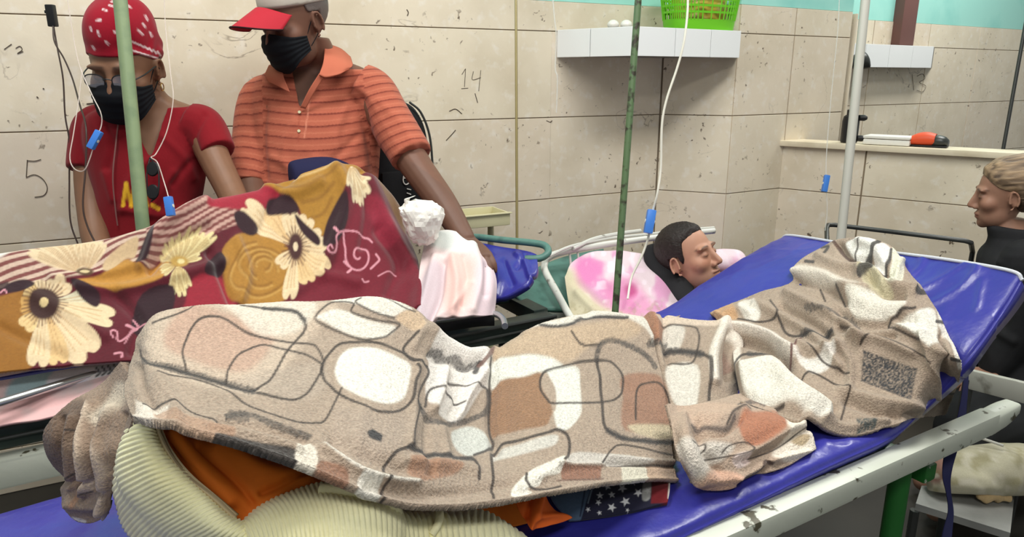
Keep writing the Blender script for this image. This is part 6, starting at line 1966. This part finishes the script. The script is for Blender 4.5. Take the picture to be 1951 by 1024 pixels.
# ================================================================== third bed with the lying man
bed3 = empty('hospital_bed', ST(1.9, 1.8, 0), 'white railed bed against the wall with the lying man', 'bed')
rail = [(1098, 622, 2.10), (1078, 590, 2.14), (1058, 553, 2.20), (1040, 520, 2.27), (1037, 505, 2.30), (1045, 491, 2.33), (1070, 481, 2.36), (1120, 471, 2.42), (1180, 462, 2.50), (1240, 454, 2.58), (1300, 446, 2.66), (1360, 440, 2.74)]
obj('head_rail', tube([PD(*p) for p in rail], .0115, 12, 80), M['rail_white'], bed3)
obj('upper_bar', tube([PD(*p) for p in [(1014, 505, 2.22), (1050, 486, 2.30), (1090, 469, 2.36), (1150, 456, 2.46), (1180, 452, 2.50), (1240, 446, 2.58), (1300, 439, 2.66), (1360, 434, 2.74)]], .0052, 8, 50), M['rail_white'], bed3)
obj('upper_bar', tube([PD(*p) for p in [(1092, 474, 2.36), (1130, 456, 2.43), (1176, 446, 2.50), (1220, 440, 2.56)]], .0070, 8, 30), M['rail_white'], bed3)
for u, v, d in ((1085, 478, 2.38), (1100, 474, 2.40), (1180, 462, 2.50)):
    obj('upright', tube([PD(u, v, d), PD(u + 6, v + 70, d - .02)], .004, 8), M['rail_white'], bed3)
cols = [[(972, 548, 2.22), (985, 566, 2.18), (1000, 585, 2.14)], [(1020, 512, 2.36), (1035, 545, 2.28), (1060, 590, 2.18)], [(1080, 488, 2.48), (1090, 530, 2.38), (1110, 590, 2.26)], [(1150, 474, 2.58), (1155, 520, 2.48), (1165, 580, 2.36)]]
surf('head_panel', [[(PD(*q), q[0], q[1]) for q in c] for c in cols], 30, 16, M['teal_metal'], bed3, lambda r, p: 0 * r[:, 0], None, .012)
bx('mattress_core', 1.42, 2.33, 1.50, 2.08, .47, .55, M['vinyl'], bed3, .02)
bx('side_rail', 1.40, 2.38, 1.46, 1.49, .42, .47, M['chip_white'], bed3, .006)
bx('side_rail', 1.40, 2.38, 2.09, 2.12, .42, .47, M['chip_white'], bed3, .006)
for s, t in ((1.42, 1.475), (2.36, 1.475), (1.42, 2.105), (2.36, 2.105)):
    obj('leg', tube([ST(s, t, .45), ST(s, t, 0)], .016, 12), M['chip_white'], bed3)
fr_ = [PZ(1576, 470, .70), PZ(1575, 436, .745), PZ(1578, 429, .752), PZ(1590, 429, .752), PZ(1700, 442, .752), PZ(1838, 459, .752), PZ(1850, 463, .748), PZ(1853, 480, .70)]
p0 = fr_[0].copy(); p0[2] = .44; p1 = fr_[-1].copy(); p1[2] = .44
obj('foot_rail', tube([p0] + fr_ + [p1], .0085, 12), M['dark_metal'], bed3)
obj('foot_cross_bar', tube([p0, p1], .010, 10), M['dark_metal'], bed3)


def pinkp(ref, pos):
    p = Paint(ref, (228, 206, 214))
    n1 = vnoise(ref, .035); n2 = vnoise(ref + 50, .09)
    p.mix(sstep(-.1, .5, n1 + .5 * n2) * .9, (216, 150, 190))
    p.mix(sstep(.25, .6, n2 - .4 * n1) * .8, (240, 222, 232))
    p.fill([(1095, 500), (1130, 495), (1150, 520), (1125, 545), (1095, 530)], (220, 124, 180), 10, .8)
    p.fill([(1150, 540), (1200, 530), (1230, 565), (1245, 600), (1190, 600), (1155, 570)], (212, 128, 172), 12, .75)
    p.fill([(1190, 548), (1205, 545), (1212, 560), (1198, 565)], (180, 60, 120), 6, .8)
    p.fill([(1070, 520), (1092, 515), (1110, 545), (1160, 585), (1240, 612), (1160, 625), (1080, 625)], (206, 198, 164), 12, .9)
    p.mix(.5 * sstep(.1, .6, vnoise(ref, .2)) * sstep(560, 600, ref[:, 1]), (170, 158, 120))
    return np.clip(p.c, 0, 1)


pw = empty('pillow', PD(1190, 560, 2.25), 'pink and white floral pillow under the lying man', 'pillow')
cols = [[(1076, 528, 2.27), (1080, 560, 2.20), (1086, 592, 2.15), (1096, 625, 2.11)], [(1090, 500, 2.33), (1108, 545, 2.21), (1118, 585, 2.13), (1128, 625, 2.07)], [(1128, 482, 2.42), (1148, 535, 2.24), (1160, 580, 2.12), (1172, 625, 2.04)],
        [(1180, 477, 2.48), (1200, 530, 2.29), (1215, 580, 2.15), (1228, 625, 2.05)], [(1225, 482, 2.52), (1252, 535, 2.35), (1272, 585, 2.21), (1286, 625, 2.12)], [(1250, 492, 2.56), (1284, 545, 2.42), (1302, 590, 2.29), (1312, 625, 2.2)]]
rw = ridges([([(1100, 540), (1150, 580), (1230, 605)], 9, -.010), ([(1120, 500), (1180, 520), (1240, 580)], 14, .008), ([(1100, 560), (1130, 590)], 7, .008)])
surf('pillow_face', [[(PD(*q), q[0], q[1]) for q in c] for c in cols], 110, 90, M['fabric'], pw, lambda r, p: rw(r, p) + .005 * vnoise(p, 14), pinkp, .05)
c = PD(1392, 500, 2.56)
V, Q = loft([(c + RT * x, np.array([0, .06 * k, 0]), UPZ * .045 * k) for x, k in ((-.09, .6), (-.05, 1), (0, 1.05), (.035, .9), (.055, .4))], 22, 18)
o = obj('pillow_end', (V, Q), M['fabric'], pw)
set_col(o.data, pinkp(proj_uv(V) + [-200, 20], V))

lying = empty('person', PD(1350, 600, 2.4) * [1, 1, 0] + [0, 0, .55], 'short haired man in black lying with closed eyes on the pink pillow', 'person')
HL = Head(PD(1314, 490, 2.38), nrm(.66 * RT - .62 * np.array([0, 1, 0]) + .36 * UPZ), nrm(UPZ - .10 * RT), .95, .97)
nb = HL.W((0, -.17, -.035))
sh_dir = nrm(np.cross(UPZ, E1)) * -1
parts = [HL.mesh(190, 220), loft([(HL.W((0, -.03, -.03)), HL.R[0] * .050, HL.R[2] * .055), (HL.W((0, -.09, -.03)), HL.R[0] * .053, HL.R[2] * .056), (HL.W((0, -.14, -.04)), HL.R[0] * .058, HL.R[2] * .060), (nb, HL.R[0] * .075, HL.R[2] * .06)], 28, 16)] + HL.ear(1) + HL.ear(-1)
ch = nb + E1 * .10 - UPZ * .05
chest = [(nb, E2 * .08, UPZ * .05), (nb + E1 * .06 - UPZ * .03, E2 * .15, UPZ * .075), (ch + E1 * .08, E2 * .17, UPZ * .09), (ch + E1 * .28, E2 * .155, UPZ * .085), (ch + E1 * .42 - UPZ * .01, E2 * .15, UPZ * .075)]
parts.append(loft(chest, 30, 24))
for s in (-1, 1):
    a = nb + E1 * .08 - UPZ * .04 + E2 * .165 * s
    w = a + E1 * .46 - E2 * .06 * s + UPZ * .02
    parts.append(capsule([a, a + E1 * .24 - UPZ * .02 + E2 * .01 * s, w], [.045, .040, .028]))
    parts += hand(w, E1 - E2 * .4 * s, -UPZ, -s, .95)
    hp = ch + E1 * .42 + E2 * .08 * s
    parts.append(capsule([hp, hp + E1 * .20 + UPZ * .03, hp + E1 * .40 - UPZ * .04], [.078, .058, .042]))
body = fuse(parts, .0027, 2, .4)


def stub(l, c, mix, m):
    mix(.30 * m(l[:, 1] + .055 + .25 * np.clip(.05 - l[:, 2], 0, .06), .02) * (l[:, 2] > -.01) * (l[:, 1] > -.125), (112, 92, 84))


skin_colors(body, (190, 142, 118), HL, stub)
link('body', body, lying, M['skin'])
V, Q = loft([(cc, x * 1.08, y * 1.10) for cc, x, y in chest], 30, 24)
sh_ = [(V, Q)]
for s in (-1, 1):
    a = nb + E1 * .08 - UPZ * .04 + E2 * .165 * s
    sh_.append(capsule([a, a + E1 * .13 - UPZ * .01], [.056, .050]))
me = fuse(sh_, .005, 4)
link('shirt', me, lying, M['black_cloth'])
lg_ = []
for s in (-1, 1):
    hp = ch + E1 * .42 + E2 * .08 * s
    lg_.append(capsule([hp - E1 * .05, hp + E1 * .20 + UPZ * .03, hp + E1 * .40 - UPZ * .04], [.092, .072, .056]))
link('trousers', fuse(lg_, .006, 4), lying, jean)


def short_hair(P, D):
    y0 = np.interp(P[:, 2], [-.09, -.035, -.012, .012, .020, .027, .050, .078], [-.075, -.060, -.015, -.012, .004, .060, .074, .088])
    k = P[:, 1] - y0 + .003 * vnoise(P, 150)
    k = np.where((np.abs(P[:, 0]) > .055) & (P[:, 2] > -.034) & (P[:, 2] < .006) & (P[:, 1] < .016), -1, k)
    return np.where(k > 0, .002 + .007 * sstep(0, .02, k), -1)


V, Q, loc = HL.cover(short_hair, 190, 220, lambda p: .0010 * vnoise(p, 160) + .0008 * vnoise(p, 320))
me = mesh_np('hair', V, Q, True, lin((42, 34, 32)) * (1 + .3 * vnoise(loc, 200))[:, None])
link('hair', me, lying, M['hair'])
# black neck cushion
c0, c1 = PD(1253, 478, 2.47), PD(1290, 566, 2.36)
ax_ = nrm(c1 - c0); sd_ = nrm(np.cross(ax_, FW)); sd_ = sd_ if sd_ @ RT > 0 else -sd_
V, Q = loft([(c0 * (1 - f) + c1 * f + sd_ * o_, sd_ * w, FW * .045) for f, w, o_ in ((-.16, .012, -.012), (-.08, .030, -.012), (.08, .050, -.004), (.35, .062, .004), (.65, .060, .012), (.9, .048, .016), (1.08, .030, .018), (1.16, .010, .018))], 28, 26, 2.4)
tag(obj('neck_cushion', (V + .003 * vnoise(V, 22)[:, None], Q), M['black_cloth'], None), 'black cushion tucked behind the lying man head', 'cushion')

# ================================================================== woman in black at the right
wb_ = empty('person', PD(1960, 800, 2.25) * [1, 1, 0], 'woman in black jacket with swept back fair hair seated at the right edge', 'person')
HB = Head(PD(1916, 370, 2.30), nrm(-.86 * RT + .42 * np.array([0, 1, 0]) - .10 * UPZ), nrm(UPZ - .04 * RT), .90, .92)
sb = nrm(np.array([.30, .95, 0]))
bt_ = [ring(PD(1985, 800, 2.30), sb, UPZ, .15, .16), ring(PD(1978, 680, 2.30), sb, UPZ, .14, .14), ring(PD(1965, 570, 2.30), sb, UPZ, .16, .125), ring(PD(1952, 505, 2.30), sb, UPZ, .165, .11), ring(PD(1942, 468, 2.30), sb, UPZ, .10, .075), ring(PD(1932, 448, 2.31), sb, UPZ, .058, .058), ring(PD(1920, 415, 2.32), sb, UPZ, .046, .050)]
nsh = PD(1955, 500, 2.16)
na = [nsh, nsh + np.array([.02, -.02, -.18]), nsh + np.array([-.02, .02, -.36])]
fa = [PD(1945, 500, 2.44), PD(1945, 500, 2.44) + np.array([0, .03, -.18]), PD(1945, 500, 2.44) + np.array([-.04, .05, -.36])]
parts = [HB.mesh(140, 160), loft(bt_, 30, 34), capsule(na, [.05, .043, .028]), capsule(fa, [.05, .043, .028])] + HB.ear(1) + HB.ear(-1)
parts += hand(na[-1], np.array([-1, -.2, -.2]), -UPZ, 1, .9) + hand(fa[-1], np.array([-1, -.1, -.2]), -UPZ, -1, .9)
legs = []
for k in (-1, 1):
    hp = PD(1985, 800, 2.30) + sb * .085 * k + UPZ * .06; kn = hp - np.array([.30, .12, .02]); an_ = kn - UPZ * (kn[2] - .10) - np.array([.02, 0, 0])
    legs.append([hp, kn, an_])
    parts.append(capsule(legs[-1], [.080, .058, .038]))
    parts.append(capsule([an_, an_ + np.array([-.10, -.03, -.05])], [.036, .03]))
body = fuse(parts, .0034, 3)
skin_colors(body, (156, 116, 96), HB)
link('body', body, wb_, M['skin'])
jk = [loft([(cc, x * 1.14, y * 1.18) for cc, x, y in bt_[:6]], 32, 36), capsule(na, [.072, .064, .046]), capsule(fa, [.072, .064, .046])]
jk.append(loft([ring(PD(1934, 462, 2.305), sb, UPZ, .078, .070), ring(PD(1928, 432, 2.31), sb, UPZ, .068, .068)], 26))
me = fuse(jk, .005, 4)
fj = ridges([([(1900, 500), (1880, 540), (1900, 600)], 9, .008), ([(1930, 540), (1910, 620)], 9, -.008), ([(1880, 620), (1930, 650)], 9, .008)])
displace(me, lambda P, N: fj(proj_uv(P), P) + .005 * vnoise(P, 11))
link('jacket', me, wb_, M['black_cloth'])
me = fuse([capsule(l, [.096, .074, .052]) for l in legs] + [loft([(bt_[0][0] + UPZ * .0, bt_[0][1] * 1.07, bt_[0][2] * 1.07), (bt_[1][0], bt_[1][1] * 1.04, bt_[1][2] * 1.04)], 30, 6)], .006, 4)
displace(me, lambda P, N: .005 * vnoise(P, 12))
link('trousers', me, wb_, mat('black_trousers', (34, 35, 36), .8, .2, bump=(120, .3, .001)))


def swept(P, D):
    y0 = np.interp(P[:, 2], [-.08, -.030, -.018, .008, .030, .050, .066, .080], [-.070, -.050, .012, .022, .030, .048, .068, .084])
    k = P[:, 1] - y0
    return np.where(k > 0, .003 + .012 * sstep(0, .03, k) + .014 * sstep(.0, -.07, P[:, 2]), -1)


V, Q, loc = HB.cover(swept, 150, 170, lambda p: .0016 * vnoise(p * [1, 1, .12], 210) + .002 * vnoise(p * [1, 1, .2], 80))
st_ = np.sin(230 * (loc[:, 1] - .30 * loc[:, 2]) + 5 * vnoise(loc, 14)) * .5 + .5
st_ = np.clip(.40 + .45 * vnoise(loc * [1, 1, .12] + [0, .3 * 0, 0], 210) + .35 * vnoise(loc * [1, 1, .2], 80), 0, 1)
hc = lin((86, 70, 58)) + (lin((176, 148, 116)) - lin((86, 70, 58))) * (st_ * sstep(-.03, .04, loc[:, 1]))[:, None]
hair_b = link('hair', mesh_np('hair', V, Q, True, hc), wb_, M['hair'])
c = HB.W((0, .0, -.125))
V, Q = loft([(c - HB.R[2] * x, HB.R[0] * r, HB.R[1] * r) for x, r in ((-.03, .02), (-.015, .034), (.005, .040), (.025, .034), (.04, .016))], 20, 16)
bun = mesh_np('hair_bun', V, Q, True, np.tile(lin((120, 98, 78)), (len(V), 1)))
link('hair_bun', bun, wb_, M['hair'])
# the stool she sits on
zs = bt_[0][0][2] - .10
b = bt_[0][0] * [1, 1, 0]
stl = empty('stool', b, 'dark stool under the woman in black', 'stool')
obj('seat', tube([b + UPZ * (zs - .03), b + UPZ * zs], .16, 28), M['dark_metal'], stl)
for k in range(4):
    a = k * math.pi / 2 + .6
    dv = np.array([math.cos(a), math.sin(a), 0])
    obj('leg', tube([b + dv * .11 + UPZ * (zs - .03), b + dv * .16], .012, 10), M['dark_metal'], stl)

# ================================================================== cot at the lower right with a bundle below it
cot = empty('cot', PZ(1900, 960, 0.0), 'low grey cot frame at the lower right corner', 'cot')
a, b = PD(1846, 722, 1.93), PD(2120, 790, 1.62)
t = nrm(b - a); f = nrm(np.cross(t, UPZ))
boardm = mat('cot_board_paint', (168, 168, 158), .45, .4, noise=(20, (120, 118, 108), .55, .7))
obj('side_board', box((a + b) / 2, (np.linalg.norm(b - a), .02, .055), [t, f, np.cross(f, t) * -1], .006), boardm, cot)
back = np.array([.35, .55, 0])
obj('end_board', box(a + back / 2, (np.linalg.norm(back), .02, .05), [nrm(back), nrm(np.cross(back, UPZ)), UPZ], .006), boardm, cot)
for p in (a, b, a + back, b + back):
    obj('leg', tube([p, p * [1, 1, 0]], .014, 10), M['dark_metal'], cot)
sh0 = [PZ(1756, 926, .20), PZ(1935, 925, .20), PZ(1925, 1016, .20), PZ(1745, 960, .20)]
V = np.array(sh0 + [q - UPZ * .02 for q in sh0])
obj('lower_shelf', (V, [(0, 1, 2, 3), (7, 6, 5, 4), (0, 4, 5, 1), (1, 5, 6, 2), (2, 6, 7, 3), (3, 7, 4, 0)]), M['grey_panel'], cot, False)
obj('shelf_post', tube([sh0[3] - UPZ * .02, sh0[3] * [1, 1, 0]], .012, 8), M['dark_metal'], cot)
obj('shelf_post', tube([sh0[2] - UPZ * .02, sh0[2] * [1, 1, 0]], .012, 8), M['dark_metal'], cot)
obj('shelf_post', tube([sh0[1] - UPZ * .02, sh0[1] * [1, 1, 0]], .012, 8), M['dark_metal'], cot)
obj('thin_bar', tube([PD(1800, 812, 2.0), PD(1912, 850, 1.9)], .004, 8), M['pale_grey'], cot)


def bundle_col(ref):
    p = Paint(ref, (186, 180, 156))
    p.fill([(1755, 885), (1800, 870), (1805, 915), (1765, 920)], (120, 66, 60), 8, .8)
    p.mix(.6 * sstep(.1, .6, vnoise(ref, .05)), (140, 132, 92)); p.mix(.5 * sstep(.2, .7, vnoise(ref + 30, .08)), (214, 208, 192))
    return np.clip(p.c, 0, 1)


bd = empty('cloth_bundle', PZ(1860, 940, .20), 'olive and cream bundle lying on the cot lower shelf', 'bundle')
c0, c1 = PZ(1765, 935, .205), PZ(1990, 935, .205)
t = nrm(c1 - c0); f = nrm(np.cross(UPZ, t)); L = np.linalg.norm(c1 - c0)
V, Q = loft([(c0 + t * L * x + UPZ * h, f * w, UPZ * h * .95) for x, w, h in ((-.02, .02, .02), (.05, .05, .042), (.25, .07, .056), (.5, .085, .064), (.75, .085, .066), (1.0, .08, .062), (1.1, .04, .04))], 40, 60)
V = V + (.012 * vnoise(V, 16) + .008 * vnoise(V, 40))[:, None] * np.array([.4, -.8, .7])
V[:, 2] = np.maximum(V[:, 2], .202)
me = mesh_np('bundle_body', V, Q, True, bundle_col(proj_uv(V))); link('bundle_body', me, bd, M['fabric'])
c = PZ(1895, 945, .22)
V, Q = loft([(c + t * x, f * .02 * k, UPZ * .016 * k) for x, k in ((-.045, .3), (-.03, 1), (0, 1.1), (.02, .7), (.035, .9), (.045, .2))], 18, 20)
V = V + (.006 * vnoise(V, 50))[:, None]
me = mesh_np('bundle_knot', V, Q, True, np.tile(lin((200, 172, 128)), (len(V), 1))); link('bundle_knot', me, bd, M['fabric'])
